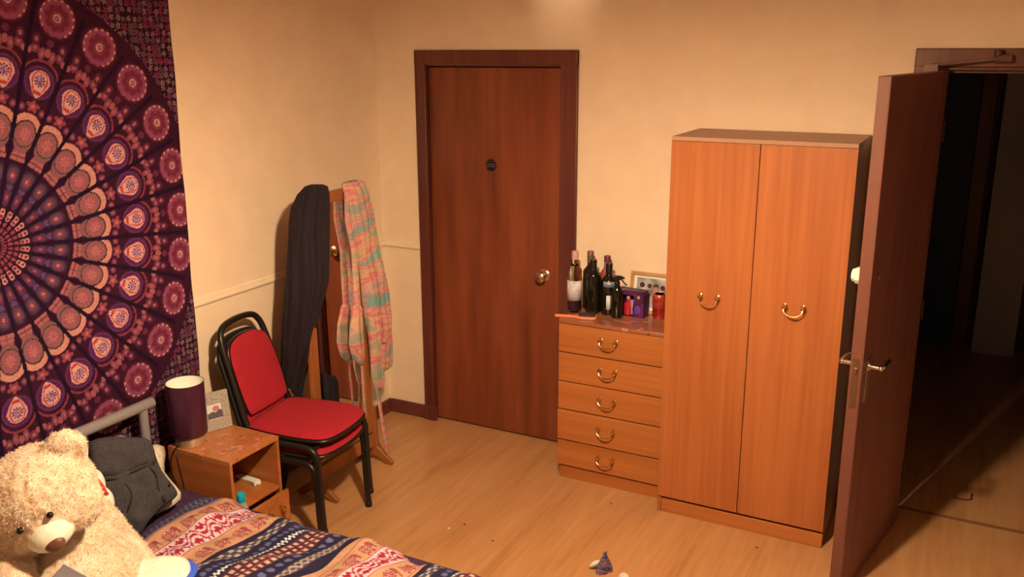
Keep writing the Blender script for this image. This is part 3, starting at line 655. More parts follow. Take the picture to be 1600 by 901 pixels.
# pastel tie-dye gown
def tiedye():
    m = mat('pastel_tie_dye', (1, 1, 1, 1), .85); bsd = m.node_tree.nodes['Principled BSDF']
    tc = N(m, 'ShaderNodeTexCoord'); mp = N(m, 'ShaderNodeMapping'); mp.inputs['Scale'].default_value = (3, 3.5, 10)
    n = N(m, 'ShaderNodeTexNoise'); n.inputs['Scale'].default_value = 1; n.inputs['Detail'].default_value = 2; n.inputs['Distortion'].default_value = .8
    L(m, tc.outputs['Object'], mp.inputs[0]); L(m, mp.outputs[0], n.inputs['Vector'])
    r = ramp(m, [(.30, px(126, 160, 118)), (.38, px(176, 146, 104)), (.45, px(222, 156, 100)), (.50, px(214, 104, 92)), (.54, px(222, 146, 108)), (.60, px(156, 138, 108)), (.68, px(124, 160, 124))])
    L(m, n.outputs['Fac'], r.inputs[0]); L(m, r.outputs[0], bsd.inputs['Base Color'])
    w2 = N(m, 'ShaderNodeTexNoise'); w2.inputs['Scale'].default_value = 60; L(m, tc.outputs['Object'], w2.inputs['Vector']); bump(m, w2.outputs['Fac'], .25, .003)
    return m
M_td = tiedye()
g = thing('dressing_gown', 'thin pastel tie-dye gown draped over the right corner of the standing mirror', 'clothing', (MX, -.65, 0))
def g2(secs, **k):
    b = BM(); garment(b, [(z, yl + .65, yr + .65, x - MX, d) for z, yl, yr, x, d in secs], **k); return b
obj('cloth_body', g2([(1.478, -.735, -.640, .320, .016), (1.468, -.752, -.605, .322, .028), (1.42, -.748, -.582, .330, .034), (1.32, -.735, -.556, .338, .032), (1.22, -.708, -.535, .342, .030), (1.12, -.690, -.520, .344, .030), (1.00, -.672, -.495, .346, .034), (.88, -.665, -.475, .348, .034), (.76, -.655, -.462, .348, .032), (.70, -.640, -.470, .348, .028), (.64, -.625, -.500, .348, .022)], fold=.010, nf=5, seed=3), M_td, g, autos=80)
obj('long_panel', g2([(.80, -.56, -.452, .335, .020), (.62, -.545, -.438, .336, .022), (.50, -.548, -.438, .337, .020), (.475, -.54, -.445, .337, .014)], fold=.010, nf=3, seed=6), M_td, g, autos=80)
obj('sleeve', g2([(.90, -.655, -.570, .360, .022), (.74, -.662, -.575, .366, .026), (.62, -.655, -.580, .366, .024), (.52, -.655, -.565, .364, .022), (.44, -.640, -.555, .362, .018), (.40, -.615, -.570, .360, .012)], fold=.010, nf=3, seed=8), M_td, g, autos=80)
obj('sleeve', g2([(1.44, -.760, -.725, .338, .010), (1.30, -.768, -.728, .340, .012), (1.15, -.735, -.700, .342, .012), (1.05, -.735, -.705, .344, .012), (.88, -.735, -.708, .344, .012), (.86, -.745, -.700, .346, .020), (.78, -.780, -.700, .348, .024), (.70, -.790, -.702, .348, .024), (.62, -.770, -.702, .348, .020), (.57, -.725, -.700, .346, .010)], fold=.008, nf=2, seed=9), M_td, g, autos=80)
b = BM(); tube(b, [(p.x - MX, p.y + .65, p.z) for p in spline([(.350, -.712, .60), (.352, -.712, .50), (.350, -.708, .40), (.352, -.706, .30)], 6)], .008, 8, sq=.5); obj('tie', b, M_td, g)
b = BM(); tube(b, [(p.x - MX, p.y + .65, p.z) for p in spline([(.360, -.62, .46), (.372, -.615, .36), (.385, -.612, .24), (.40, -.612, .14), (.402, -.606, .075)], 6)], .013, 10, sq=.45); obj('tie', b, M_td, g)

# ------------------------------------------------------------------ wall hanging (mandala)
def srgb(a): return np.array([s2l(c) / f for c, f in zip(a, LF)])
def mandala(Y, Z):
    cy_, cz_ = -2.275, 1.44
    dy, dz = Y - cy_, Z - cz_; r = np.hypot(dy, dz); th = np.arctan2(dz, dy)
    ns = 28; sec = 2 * PI / ns; tl = (th / sec + .5) % 1 - .5; a = tl * sec; q = r * np.sin(a); rr = r * np.cos(a)
    C = np.zeros(Y.shape + (3,)); C[:] = srgb((46, 16, 26))
    hsh = np.sin(Y * 913.1 + Z * 407.7) * 43758.5453; hsh -= np.floor(hsh)
    def put(mask, c): C[mask] = srgb(c)
    def ell(r0, ra, rb): return ((rr - r0) / ra) ** 2 + (q / rb) ** 2
    aw = r * sec / 2     # half width of the sector here
    # ground outside the wheel: small flowers
    out = r > .90
    cs = .027; gy, gz = np.floor(Y / cs), np.floor(Z / cs)
    def cell(ox, sc=1.0):
        s = np.sin((gy + ox) * 127.1 + gz * 311.7) * 43758.5453; return s - np.floor(s)
    jx, jy, kk = cell(0), cell(57), cell(113)
    fy = Y - (gy + .3 + .4 * jx) * cs; fz = Z - (gz + .3 + .4 * jy) * cs
    fr = np.hypot(fy, fz); fa = np.arctan2(fz, fy); rad = (.0085 + .005 * kk) * (1 + .35 * np.cos(5 * fa + kk * 9))
    fl = fr < rad
    put(fl & (kk < .45), (150, 100, 84)); put(fl & (kk >= .45) & (kk < .8), (112, 66, 66)); put(fl & (kk >= .8), (132, 42, 62)); put(fl & (fr < .003), (60, 24, 36))
    put((fr < rad * 1.5) & (fr > rad * 1.3) & (kk > .3), (80, 34, 52))
    ins = r < .93
    C[ins] = srgb((62, 20, 32))
    # rings of the wheel, inside outwards
    put(r < .14, (70, 22, 40))
    for k, r0 in enumerate((.022, .044, .066, .088)):
        put((np.abs(r - r0) < .007) & (np.abs(tl) < .36), (150, 62, 58))
    for r0, c in ((.112, (205, 120, 96)), (.128, (222, 140, 104))):
        e = ell(r0, .010, .0105); put((e < 1) & (e > .35), c); put(e <= .35, (120, 36, 52))
    e = ell(.178, .030, aw * .82); put(e < 1, (80, 46, 60)); put(e < .45, (104, 44, 58)); put(e < .08, (160, 80, 76))
    e = ell(.218, .012, aw * .5); put(e < 1, (96, 60, 92))
    e = ell(.258, .036, aw * .84); put(e < 1, (66, 44, 50)); put(e < .62, (92, 56, 66)); put(e < .26, (130, 58, 62)); put(e < .04, (196, 110, 90))
    put((np.abs(r - .302) < .004), (50, 18, 34))
    nk = (rr > .310) & (rr < .350) & (np.abs(q) < aw * (.86 - 9 * (rr - .310) * .9)); put(nk, (172, 92, 78)); put(nk & (np.abs(rr - .326) < .0028), (112, 50, 52)); put(nk & (np.abs(q) < .0016), (110, 50, 52))
    pear = (np.abs(q) < np.clip(.020 + (rr - .345) * .55, 0, .05)) & (rr > .34) & (rr < .40); put(pear, (140, 80, 72))
    e = ell(.408, .048, .0415); put(e < 1, (70, 54, 40)); put(e < .82, (156, 88, 78)); put(e < .35, (164, 76, 74)); put((e < .20) & (np.cos(np.arctan2(q, rr - .408) * 8) > 0), (190, 110, 88)); put((e < .78) & (e > .4) & (hsh > .82), (120, 64, 60))
    e2 = ell(.425, .056, .056); put((e2 < 1) & (e > 1.08) & (rr > .428), (212, 130, 98))
    e = ell(.507, .022, .026); ang = np.arctan2(q, rr - .507); put(e < .75 + .35 * np.cos(5 * ang), (150, 62, 66)); put(e < .12, (190, 96, 80))
    for s in (-1, 1):
        d = ((rr - .495) / .014) ** 2 + ((q - s * .040) / .013) ** 2; put(d < 1, (112, 44, 58)); put(d < .3, (160, 84, 74))
    e = ell(.595, .062, .0610); put(e < 1, (100, 40, 60)); put((e < .97) & (e > .86), (60, 22, 44)); put((e < .84) & (e > .74), (120, 54, 78)); put((e < .70), (92, 32, 66))
    # tear with its point to the centre
    rt = rr - .598; wid = np.where(rt > 0, np.sqrt(np.clip(1 - (rt / .040) ** 2, 0, 1)) * .040, .040 * np.clip(1 + rt / .058, 0, 1) ** .62)
    tear = (rt > -.058) & (rt < .040) & (np.abs(q) < wid); put(tear, (226, 150, 120))
    t2 = (rt > -.046) & (rt < .035) & (np.abs(q) < wid * .78); put(t2, (190, 62, 44)); t3 = (rt > -.034) & (rt < .031) & (np.abs(q) < wid * .62); put(t3, (228, 156, 126))
    fr2 = np.hypot(rt - .003, q); fa2 = np.arctan2(q, rt - .003); put((fr2 < .022) & (np.cos(fa2 * 10) > -.15) & (fr2 > .006), (92, 40, 84)); put(fr2 < .0055, (150, 84, 128))
    e3 = ell(.603, .073, .073); put((e3 < 1) & (e3 > .80) & (rr > .60) & (np.abs(q) < aw * .97), (148, 56, 58))
    for s in (-1, 1):
        for r0, q0, ra_, rb_, c in ((.695, .020, .022, .012, (150, 66, 66)), (.705, .048, .018, .016, (128, 54, 62)), (.735, .052, .022, .016, (96, 34, 50)), (.69, .066, .012, .010, (168, 84, 74))):
            d = ((rr - r0) / ra_) ** 2 + ((q - s * q0) / rb_) ** 2; put(d < 1, c); put(d < .18, (176, 96, 84))
    put(ell(.705, .016, .010) < 1, (170, 84, 76)); put(ell(.74, .014, .014) < 1, (110, 40, 52))
    ang = np.arctan2(q, rr - .835); e = ell(.835, .075, .076); put(e < 1.02, (90, 26, 36)); put(e < .80 + .04 * np.cos(ang * 14), (152, 68, 78)); put((e < .42), (142, 54, 66)); put((e < .34 + .1 * np.cos(ang * 8)) & (e > .12), (120, 40, 50))
    dd = ((ang / (2 * PI / 16)) + .5) % 1 - .5; put((np.abs(np.sqrt(e) - .86) < .05) & (np.abs(dd) < .2) & (np.abs(ang) < 2.4), (222, 150, 120)); sq_ = np.sqrt(e); put((sq_ < .2) & (sq_ > .13), (220, 156, 128)); put(sq_ < .08, (196, 110, 90))
    # dark lines between sectors
    ln = (np.abs(tl) > .5 - np.clip(.0075 / np.maximum(aw * 2, 1e-3), .02, .2)) & (r > .03) & (r < .88); put(ln, (38, 14, 30))
    C *= .74 * (.80 + .4 * hsh)[..., None]
    return np.clip(C, 0, .9)
def grid_cloth(name, U, V, fpos, fcol, mt, parent=None, thick=0):
    nu, nv = len(U), len(V); A, B = np.meshgrid(U, V, indexing='ij')
    P = fpos(A, B).reshape(-1, 3); Cc = fcol(A, B).reshape(-1, 3)
    idx = np.arange(nu * nv).reshape(nu, nv)
    F = np.stack([idx[:-1, :-1], idx[1:, :-1], idx[1:, 1:], idx[:-1, 1:]], -1).reshape(-1, 4)
    me = bpy.data.meshes.new(name); me.vertices.add(len(P)); me.vertices.foreach_set('co', P.ravel().astype(np.float32))
    me.loops.add(F.size); me.loops.foreach_set('vertex_index', F.ravel().astype(np.int32)); me.polygons.add(len(F))
    me.polygons.foreach_set('loop_start', np.arange(0, F.size, 4, dtype=np.int32)); me.polygons.foreach_set('loop_total', np.full(len(F), 4, dtype=np.int32))
    me.update(calc_edges=True)
    ca = me.color_attributes.new('Col', 'FLOAT_COLOR', 'POINT'); ca.data.foreach_set('color', np.concatenate([Cc, np.ones((len(Cc), 1))], 1).astype(np.float32).ravel())
    me.polygons.foreach_set('use_smooth', np.ones(len(F), bool)); me.materials.append(mt)
    o = bpy.data.objects.new(name, me); col.objects.link(o)
    if parent: o.parent = parent
    return o
def npn(a, b, s=0): return np.sin(a * 1.7 + s) * np.cos(b * 2.3 + 1.3 * s) + .5 * np.sin(a * 3.9 + b * 2.1 + s * 2) + .3 * np.cos(a * 7.1 - b * 5.3 + s)
def tap_pos(Y, Z):
    edge = -1.404 - .035 * (2.3 - Z) / 1.9          # the right edge leans slightly
    Yp = np.where(Y > -1.6, -1.6 + (Y + 1.6) * (edge + 1.6) / .2, Y)
    return np.stack([.0175 + .0028 * (1 + npn(Yp * 6, Z * 5)), Yp, Z], -1)
o = grid_cloth('tapestry', np.arange(-3.15, -1.3999, .0032), np.arange(.33, 2.5, .0032), tap_pos, mandala, attr_mat('printed_cotton', .95, .15, 500))
s = o.modifiers.new('solid', 'SOLIDIFY'); s.thickness = .0015; s.offset = -1
tag(o, 'purple and pink mandala tapestry hanging on the left wall above the bed', 'tapestry')

# ------------------------------------------------------------------ bed
t = thing('bed', 'single bed with silver tubular metal headboard against the left wall', 'bed', (.12, -2.29, 0))
def bb(p): return (p[0] - .12, p[1] + 2.29, p[2])
yR, yL = -1.832, -2.76
b = BM(); tube(b, [bb((.12, -1.785, .720)), bb((.12, -2.80, .720))], .0220, 18)
for yy in (-1.785, -2.80): ball(b, bb((.12, yy, .720)), (.0215, .007, .0215))
obj('head_rail', b, M_silver, t)
for yy in (yR, yL):
    b = BM(); tube(b, [bb((.12, yy, .705)), bb((.12, yy, 0))], .0185, 16); obj('post', b, M_silver, t)
b = BM(); tube(b, [bb((.12, yR, .56)), bb((.12, yL, .56))], .011, 12)
for i in range(1, 7): tube(b, [bb((.12, yR + (yL - yR) * i / 7, .56)), bb((.12, yR + (yL - yR) * i / 7, .30))], .007, 10)
tube(b, [bb((.12, yR, .30)), bb((.12, yL, .30))], .012, 12); obj('head_bars', b, M_silver, t)
b = BM()
for yy in (yR + .0, yL): box(b, *bb((.12, yy - .012, .20)), *bb((2.06, yy + .012, .25)))
box(b, *bb((.13, yL, .225)), *bb((2.05, yR, .24))); obj('base_frame', b, M_silver, t)
for yy in (yR, yL):
    b = BM(); tube(b, [bb((2.04, yy, .30)), bb((2.04, yy, 0))], .0165, 14); obj('foot_leg', b, M_silver, t)
b = BM(); prism(b, [(a - .12, c + 2.29) for a, c in rrect(1.10, -2.295, 1.90, .90, .06)], .255, .425)
obj('mattress', b, noisy('purple_sheet', [(.3, px(52, 26, 40)), (.7, px(74, 40, 58))], (30, 30, 30), rough=.9), t, bev=.03, label='mattress in a dark purple fitted sheet')
# duvet with printed bands
def duvet_col(X, Y):
    C = np.zeros(X.shape + (3,)); W_ = .012 * np.sin(Y * 9) + .008 * np.sin(Y * 23 + 1)
    x = X + 0 * W_; P_ = .625; u = (x - .545)
    first = u < .07
    up_ = np.where(u < .07, u, .07 + (u - .07) % P_)
    C[:] = srgb((190, 130, 84))
    h = np.sin(X * 917.3 + Y * 733.1) * 43758.5453; h -= np.floor(h)
    navy, cream, red, white, mar, tan, pk = (44, 33, 44), (176, 146, 108), (160, 36, 38), (214, 172, 150), (88, 36, 38), (196, 138, 88), (146, 66, 56)
    def put(m, c): C[m] = srgb(c)
    # zigzag border at the head
    z0 = first; put(z0, (52, 44, 54)); zz = np.abs(((Y / .040) % 1) - .5) * 2; d = np.abs(u - .012 - zz * .046); d2 = np.abs(u - .058 + zz * .046); put(z0 & ((d < .004) | (d2 < .004)), (112, 98, 98)); put(z0 & ((np.abs(u - .004) < .003) | (np.abs(u - .066) < .003)), (130, 90, 96))
    b0 = up_ - .07; rest = ~first
    # elephant rows (blobby motifs) either side of the red band
    for c0 in (.045, .215):
        yy = ((Y / .074) % 1 - .5) * .074; xx = b0 - c0
        body = ((xx - .004) / .024) ** 2 + (yy / .022) ** 2 < 1; head = ((xx + .006) / .014) ** 2 + ((yy - .024) / .011) ** 2 < 1
        legs = (xx > .015) & (xx < .032) & (np.abs(np.abs(yy) - .013) < .005); trunk = (np.abs(yy - .033) < .003) & (xx > -.006) & (xx < .024)
        mot = body | head | legs | trunk; put(rest & mot, pk); put(rest & body & (np.sin(xx * 520) * np.sin(yy * 520) > .25), (206, 140, 100)); put(rest & (np.abs(np.abs(xx) - .038) < .0016), (150, 70, 60))
    # red and white scroll band
    rb = rest & (b0 > .088) & (b0 < .172); put(rb, red)
    xx = b0 - .13; yy = ((Y / .105) % 1 - .5) * .105
    tri = np.abs(((Y / .078) % 1) - .5) * 4 - 1
    s1 = np.abs(xx - .020 * np.clip(tri * 1.6, -1, 1)) < .0052; ym = ((Y / .078) % 1 - .5) * .078
    s2 = (np.abs(np.hypot(xx - .016, ym) - .014) < .0046) & (xx < .018); s3 = (np.abs(np.hypot(xx + .016, np.abs(ym) - .039) - .014) < .0046) & (xx > -.018)
    s4 = (np.abs(np.abs(xx) - .034) < .0045) & (np.sin(Y * 480) > .1); s5 = (np.abs(np.abs(ym) - .0195) < .003) & (np.abs(xx) > .022); s6 = s5
    put(rb & (s1 | s2 | s3 | s4 | s5 | s6), white); put(rest & (np.abs(b0 - .088) < .003) | rest & (np.abs(b0 - .172) < .003), white)
    # navy cluster
    nb = rest & (b0 > .262) & (b0 < .60); put(nb, navy)
    def band(a, c): return rest & (b0 > a) & (b0 < c)
    k = band(.282, .318); put(k, (70, 60, 66)); put(k & (np.sin(Y * 160) * np.cos((b0 - .3) * 260) > .15), cream)
    k = band(.336, .362); put(k & (((Y / .026) % 1 - .5) ** 2 * .0007 + (b0 - .349) ** 2 < .00009), (86, 84, 104))
    k = band(.372, .390); zz = np.abs(((Y / .016) % 1) - .5) * 2; put(k & (np.abs(b0 - .374 - zz * .012) < .0036), (222, 206, 196))
    k = band(.396, .470); put(k, mar)
    for c0 in (.411, .435, .458): put(k & (np.abs(b0 - c0) < .0062) & ((Y / .026 + c0 * 9) % 1 < .5), (186, 150, 110))
    put(band(.446, .450), (140, 50, 50)); k = band(.474, .512); put(k & (((Y / .036) % 1 - .5) ** 2 * .0013 + (b0 - .493) ** 2 < .00013), (98, 92, 108))
    k = band(.522, .560); put(k, (84, 66, 62)); put(k & (np.abs(b0 - .541 - .011 * np.sin(Y * 130)) < .0042), cream); put(k & (np.abs(b0 - .541 + .011 * np.sin(Y * 130)) < .003), (170, 140, 110))
    C *= .86 * (.84 + .30 * h)[..., None]
    return np.clip(C, 0, .9)
def duvet_pos(X, Y):
    e = np.clip((Y + 1.80) / -.13, 0, 1)        # 0 at the far rim, 1 on the top
    f = np.clip((X - .535) / .06, 0, 1)
    z = .475 + .014 * npn(X * 4, Y * 5, 1) + .008 * npn(X * 11, Y * 8, 3)
    z = z - .22 * (1 - np.sqrt(np.clip(1 - (1 - e) ** 2, 0, 1))) - .035 * (1 - np.sqrt(np.clip(1 - (1 - f) ** 2, 0, 1)))
    yy = np.where(Y > -1.93, Y - .030 - .012 * np.sin(X * 9) , Y - .030 * (Y < -1.93) - .012 * np.sin(X * 9))
    z = z + .03 * np.exp(-((X - .66) / .12) ** 2 - ((Y + 2.05) / .12) ** 2)
    return np.stack([X + .012 * np.sin(Y * 9) + .02 * np.sin(Y * 3.1), yy, z], -1)
o = grid_cloth('duvet', np.arange(.535, 2.10, .0036), np.arange(-2.80, -1.796, .0036), duvet_pos, duvet_col, attr_mat('printed_duvet', .95, .2, 400))
s = o.modifiers.new('solid', 'SOLIDIFY'); s.thickness = .022; s.offset = -1
tag(o, 'patterned duvet with navy, red and tan ethnic bands spread on the bed', 'duvet')
# pillow
b = BM(); O = Vector((.325, -2.20, .525)); A = Vector((.95, 0, .0)).normalized(); A = Vector((math.cos(.35), 0, -math.sin(.35))); B = Vector((0, 1, 0))
puffy(b, [(-.17, -.33), (0, -.31), (.18, -.33), (.145, 0), (.150, .21), (0, .27), (-.14, .365), (-.15, 0)], .06, O, A, B, q=.7, nz=.012, nf=7)
o = obj('pillow', b, noisy('cream_pillowcase', [(.47, px(236, 204, 150)), (.50, px(206, 160, 110)), (.53, px(236, 204, 150))], (16, 16, 16), rough=.9), None, autos=80); tag(o, 'cream pillow with faint print under the dark jacket at the headboard', 'pillow')
b = BM(); puffy(b, [(-.10, -.35), (.10, -.36), (.16, -.1), (.13, .12), (.16, .335), (.0, .30), (-.13, .28), (-.13, 0)], .055, (.24, -2.26, .560), Vector((math.cos(.95), 0, -math.sin(.95))), (0, 1, 0), q=.7, nz=.012, nf=7, seed=4)
o = obj('pillow', b, M_cream, None, autos=80); tag(o, 'plain cream pillow propped upright against the headboard rail behind the teddy bear', 'pillow')
# jacket
M_jk = noisy('charcoal_fabric', [(.3, px(54, 44, 38)), (.7, px(70, 60, 52))], (120, 120, 120), rough=.95, bmp=.25)
t = thing('jacket', 'dark charcoal hooded jacket draped over the pillows beside the teddy bear', 'jacket', (.44, -2.10, .50))
A = Vector((.28, .96, 0)).normalized(); Bv = Vector((-.42, .12, .88)); Bv = (Bv - A * Bv.dot(A)).normalized()
jo = [(-.136, .214), (-.08, .213), (-.018, .192), (.052, .164), (.066, .113), (.072, .039), (.102, -.050), (.085, -.072), (.058, -.079), (.012, -.097), (-.030, -.122), (-.074, -.150), (-.100, -.089), (-.128, -.021), (-.150, .046), (-.162, .09), (-.156, .150)]
O = Vector((.462, -2.134, .586)) - Vector((.44, -2.10, .50))
Nj = A.cross(Bv)
if Nj.x < 0: A = -A; jo = [(-a, c) for a, c in jo]
b = BM(); puffy(b, jo, .036, O, A, Bv, q=.5, nz=.012, nf=16, seed=2, rings=20, folds=lambda a, c: .005 * math.sin(a * 70 + 8 * c))
obj('jacket_body', b, M_jk, t, autos=80)
Nj = A.cross(Bv).normalized(); M_seam = mat('black_seam', (.008, .007, .007, 1), .7)
sx = 1 if A.y > 0 else -1
b = BM(); puffy(b, [(sx * a, c) for a, c in [(-.158, .095), (-.150, .165), (-.134, .212), (-.07, .208), (-.016, .190), (.050, .160), (.060, .115), (.050, .072), (.0, .074), (-.042, .070), (-.085, .064), (-.12, .080)]], .026, O + Nj * .022, A, Bv, q=.5, nz=.008, nf=14, seed=7); obj('hood', b, M_jk, t, autos=80)
def seam(pts):
    b = BM(); tube(b, [O + A * (sx * a) + Bv * c + Nj * h for a, c, h in [(p.x, p.y, p.z) for p in spline([Vector(q) for q in pts], 6)]], .0026, 8); obj('seam', b, M_seam, t)
seam([(-.125, .070, .030), (-.085, .060, .036), (-.042, .066, .038), (0, .070, .038), (.044, .070, .034)]); seam([(-.085, .058, .038), (-.070, .020, .040), (-.066, -.010, .040), (-.090, -.055, .034)]); seam([(.018, .066, .038), (.034, .03, .038), (.028, -.02, .038), (.034, -.062, .032)])
for a, c in ((.072, -.018), (.040, -.064), (.034, -.078)):
    b = BM(); ball(b, O + A * (sx * a) + Bv * c + Nj * .034, (.0042, .0042, .0042)); obj('button', b, M_blackcap, t)
# little cream toy behind the bear
t = thing('soft_toy', 'small cream soft toy with red stitching peeking between teddy and jacket', 'toy', (.66, -2.478, .765))
b = BM(); ball(b, (0, 0, .035), (.038, .036, .055)); ball(b, (.012, .022, -.03), (.034, .028, .050)); ball(b, (0, 0, -.08), (.055, .05, .07)); oo = obj('toy_body', b, M_cream, t); rm = oo.modifiers.new('r', 'REMESH'); rm.mode = 'VOXEL'; rm.voxel_size = .006; rm.use_smooth_shade = True
b = BM(); tube(b, spline([(.036, .020, .004), (.040, .010, .020), (.038, .004, .040), (.030, -.004, .062), (.026, -.016, .066)], 5), .005, 8); obj('red_stitching', b, mat('red_thread', px(215, 50, 40), .7), t)

# ------------------------------------------------------------------ teddy bear
FURS = [(.3, px(226, 164, 104)), (.7, px(248, 204, 148))]
M_fur = noisy('honey_plush', FURS, (26, 26, 26), rough=1.0, sheen=.3, bmp=.6, dist=.01, detail=6)
tb = thing('teddy_bear', 'large honey-coloured plush teddy bear sitting on the bed against the pillows', 'teddy bear', (.80, -2.62, .46))
OB = Vector((.80, -2.62, .46)); HC = Vector((.74, -2.686, .882)) - OB - R_ * .012 + U_ * .006
def cv(r, u, n): return (R_ * r + U_ * u - F_ * n)
fd = cv(.36, -.42, .83).normalized(); ev = cv(.87, .42, -.08); ev = (ev - fd * ev.dot(fd)).normalized(); hu = fd.cross(ev); hu = hu if hu.dot(cv(-.4, .9, 0)) > 0 else -hu
HM = Matrix((ev, hu, fd)).transposed().to_4x4()   # columns: right, up, face
def hp(a, b_, c): return HC + ev * a + hu * b_ + fd * c
b = BM()
ball(b, HC, (.150, .138, .140), HM, 32, 20)
ball(b, hp(0, -.045, .075), (.095, .070, .080), HM)
for s in (-1, 1):
    ball(b, hp(s * .128, .088, -.01), (.056, .056, .030), HM)
    ball(b, hp(s * .070, -.055, .045), (.074, .070, .078), HM)
TC = Vector((.680, -2.60, .620)) - OB
ball(b, TC, (.152, .148, .162), None, 32, 20); ball(b, Vector((.74, -2.62, .58)) - OB, (.17, .18, .12))
def limb(p, q, r0, r1, n=7):
    p, q = Vector(p) - OB, Vector(q) - OB
    for i in range(n): e = i / (n - 1); c = p.lerp(q, e); c.z += .02 * math.sin(e * PI); rr = r0 + (r1 - r0) * e; ball(b, c, (rr, rr, rr), None, 18, 12)
limb((.67, -2.535, .745), (.715, -2.460, .600), .060, .060); limb((.715, -2.46, .60), (.81, -2.455, .525), .058, .052, 5)
limb((.68, -2.78, .70), (.86, -2.88, .60), .062, .060)
limb((.92, -2.585, .530), (1.14, -2.66, .530), .066, .070); limb((.92, -2.80, .545), (1.14, -2.86, .545), .076, .076)
body = obj('plush_body', b, M_fur, tb)
rm = body.modifiers.new('r', 'REMESH'); rm.mode = 'VOXEL'; rm.voxel_size = .007; rm.use_smooth_shade = True
sm_ = body.modifiers.new('sm', 'SMOOTH'); sm_.iterations = 6
tx = bpy.data.textures.new('plush_clumps', 'CLOUDS'); tx.noise_scale = .022; tx.noise_depth = 2
dm = body.modifiers.new('d', 'DISPLACE'); dm.texture = tx; dm.strength = .014; dm.mid_level = .5; dm.texture_coords = 'LOCAL'
# fur tufts on the evaluated surface
bpy.context.view_layer.update()
dg = bpy.context.evaluated_depsgraph_get(); me = body.evaluated_get(dg).to_mesh(); me.calc_loop_triangles()
nvv = len(me.vertices); co = np.empty(nvv * 3, np.float32); me.vertices.foreach_get('co', co); co = co.reshape(-1, 3)
tri = np.empty(len(me.loop_triangles) * 3, np.int32); me.loop_triangles.foreach_get('vertices', tri); tri = tri.reshape(-1, 3)
p0, p1, p2 = co[tri[:, 0]], co[tri[:, 1]], co[tri[:, 2]]; cr = np.cross(p1 - p0, p2 - p0); ar = np.linalg.norm(cr, axis=1) + 1e-12; nr = cr / ar[:, None]
nf_ = 60000; pick = rng.choice(len(tri), nf_, p=ar / ar.sum()); u_ = rng.random((nf_, 2)); sw = u_.sum(1) > 1; u_[sw] = 1 - u_[sw]
base = p0[pick] + (p1 - p0)[pick] * u_[:, :1] + (p2 - p0)[pick] * u_[:, 1:]; nn = nr[pick]
lean = rng.normal(0, .35, (nf_, 3)) + np.array([0, 0, -.45]); dirv = nn + lean; dirv /= np.linalg.norm(dirv, axis=1)[:, None]
side = np.cross(dirv, rng.normal(0, 1, (nf_, 3))); side /= np.linalg.norm(side, axis=1)[:, None] + 1e-9
ln_ = (.005 + .005 * rng.random(nf_))[:, None]; wv_ = .0011
V = np.stack([base - side * wv_ - nn * .001, base + side * wv_ - nn * .001, base + dirv * ln_], 1).reshape(-1, 3)
body.evaluated_get(dg).to_mesh_clear()
# keep fur off the bare muzzle
mz = np.array(hp(.004, -.055, .118)); keep = np.linalg.norm(base - mz, axis=1) > .070
V = V.reshape(-1, 3, 3)[keep].reshape(-1, 3); nf_ = int(keep.sum())
fm = bpy.data.meshes.new('fur'); fm.vertices.add(len(V)); fm.vertices.foreach_set('co', V.ravel().astype(np.float32)); fm.loops.add(nf_ * 3); fm.loops.foreach_set('vertex_index', np.arange(nf_ * 3, dtype=np.int32))
fm.polygons.add(nf_); fm.polygons.foreach_set('loop_start', np.arange(0, nf_ * 3, 3, dtype=np.int32)); fm.polygons.foreach_set('loop_total', np.full(nf_, 3, dtype=np.int32)); fm.update(calc_edges=True)
fm.materials.append(M_fur); fo = bpy.data.objects.new('fur', fm); col.objects.link(fo); fo.parent = tb; fo['kind'] = 'stuff'
# muzzle, nose, eyes
b = BM(); ball(b, hp(.004, -.052, .118), (.064, .048, .060), HM, 28, 18); mzo = obj('muzzle', b, noisy('cream_plush', [(.3, px(244, 208, 156)), (.7, px(252, 228, 184))], (40, 40, 40), rough=.95, bmp=.2), tb, label='short cream plush muzzle')
b = BM(); ball(b, hp(.014, -.062, .168), (.028, .021, .018), HM); obj('nose', b, mat('brown_nose', px(110, 58, 40), .45), mzo, label='brown oval nose')
for s in (-1, 1):
    b = BM(); ball(b, hp(s * .042, .008, .1385), .0095, HM); obj('eye', b, mat('black_eye', (.008, .006, .005, 1), .12), tb)
# grey book and white bag near the bear
b = BM(); box(b, -.09, -.065, 0, .09, .065, .022); o = obj('grey_book', b, mat('grey_cover', px(112, 96, 84), .7), None, bev=.003, loc=(.905, -2.735, .640), rot=(math.radians(-10), math.radians(34), math.radians(28))); tag(o, 'grey slab-like book resting on the teddy bear belly at the frame edge', 'book')
b = BM(); puffy(b, [(-.11, -.07), (-.02, -.085), (.09, -.07), (.115, 0), (.09, .075), (0, .085), (-.10, .07), (-.125, 0)], .045, (0, 0, .048), (1, 0, 0), (0, 1, 0), q=.5, nz=.010, nf=22)
t = thing('crumpled_bag', 'white crumpled bag with a blue edge lying on the duvet before the teddy', 'bag', (.885, -2.485, .500), math.radians(35))
obj('bag_body', b, noisy('white_plastic_film', [(.3, px(240, 225, 205)), (.7, px(254, 240, 224))], (20, 20, 20), rough=.4), t, autos=80)
b = BM(); tube(b, spline([(.085, -.070, .050), (.116, -.03, .056), (.121, .02, .056), (.095, .068, .050)], 6), .011, 10, sq=.7); obj('blue_edge', b, mat('blue_plastic', px(60, 90, 190), .4), t, label='blue edge strip')

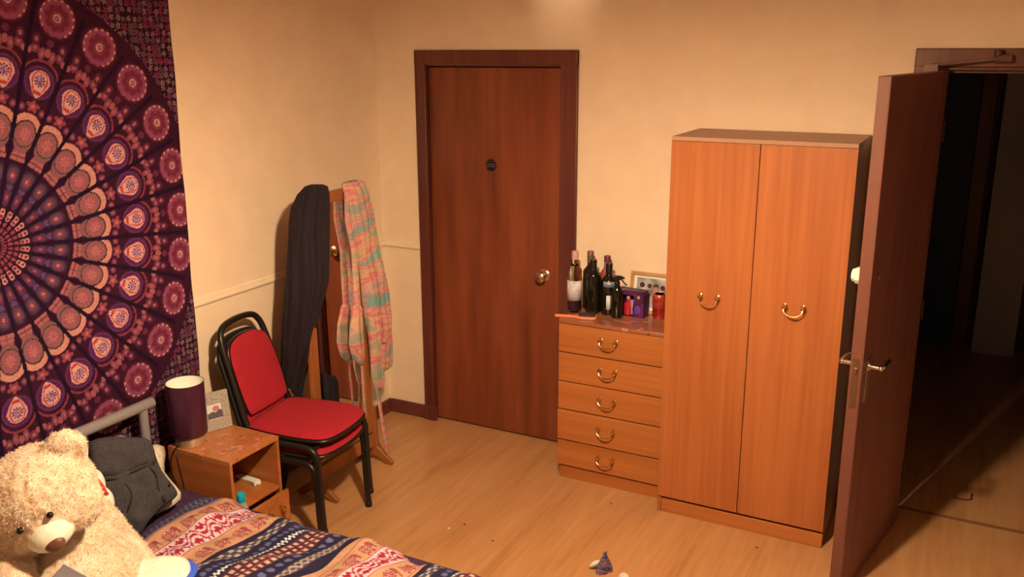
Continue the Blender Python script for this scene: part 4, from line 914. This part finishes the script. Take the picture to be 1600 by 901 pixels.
# ------------------------------------------------------------------ small things on the floor
t = thing('snack_wrapper', 'small crumpled foil wrapper with dark print on the floor at the bottom edge', 'wrapper', (1.775, -1.02, 0), math.radians(-30))
b = BM(); garment(b, [(0, -.040, .040, 0, .022), (.02, -.036, .036, 0, .020), (.05, -.022, .022, 0, .014), (.078, -.008, .008, .002, .006), (.090, -.011, .011, .002, .003)], n=24, fold=.006, nf=3, seed=3)
obj('foil', b, noisy('dark_printed_foil', [(.35, px(58, 34, 60)), (.45, px(90, 80, 110)), (.55, px(150, 110, 90)), (.65, px(110, 40, 36))], (60, 60, 60), rough=.3, detail=1), t, autos=40)
b = BM(); puffy(b, [(-.018, -.02), (.012, -.022), (.020, .0), (.010, .028), (-.012, .026), (-.022, 0)], .010, (-.035, -.022, .024), (.7, .1, .7), (0, 1, 0), nz=.003, nf=60); obj('white_flap', b, M_white, t)
b = BM(); ball(b, (0, 0, .016), (.022, .020, .016)); o = obj('tissue_ball', b, M_cream, None, loc=(1.870, -1.045, 0)); d_ = o.modifiers.new('d', 'DISPLACE'); d_.texture = tx; d_.strength = .006; tag(o, 'small beige scrunched tissue beside the wrapper at the bottom edge', 'tissue')
def crumb(x, y, r, mt, lab):
    b = BM(); bmesh.ops.create_icosphere(b, subdivisions=2, radius=r)
    for v in b.verts: v.co *= 1 + .3 * mnoise.noise(v.co * 300); v.co.z *= .6
    o = obj('floor_crumb', b, mt, None, loc=(x, y, r * .55)); tag(o, lab, 'crumb', 'crumbs on the floor')
crumb(1.027, -1.022, .0062, M_white, 'white crumb on the floor in front of the closed door')
crumb(1.073, -.960, .0045, M_black, 'black speck on the floor just right of the white crumb')
crumb(1.253, -1.023, .0045, M_black, 'black speck on the floor nearer the bed foot')
crumb(1.592, -.477, .0045, M_black, 'black speck on the floor before the chest of drawers')
crumb(2.294, -.555, .0050, M_black, 'black speck on the floor in front of the wardrobe')
b = BM(); tube(b, spline([(-.075, -.01, .005), (-.04, -.03, .005), (0, -.035, .006), (.03, -.02, .008), (.045, .03, .010), (.06, .05, .008)], 6), .0055, 8)
o = obj('curled_cord', b, mat('brown_cord', px(80, 40, 26), .7), None, loc=(3.075, .345, 0)); o.scale = (.7, .7, .7); o.rotation_euler = (0, 0, .3); tag(o, 'short curled dark cord on the hallway floor beyond the open door', 'cord')  # loose piece of dark cord past the threshold
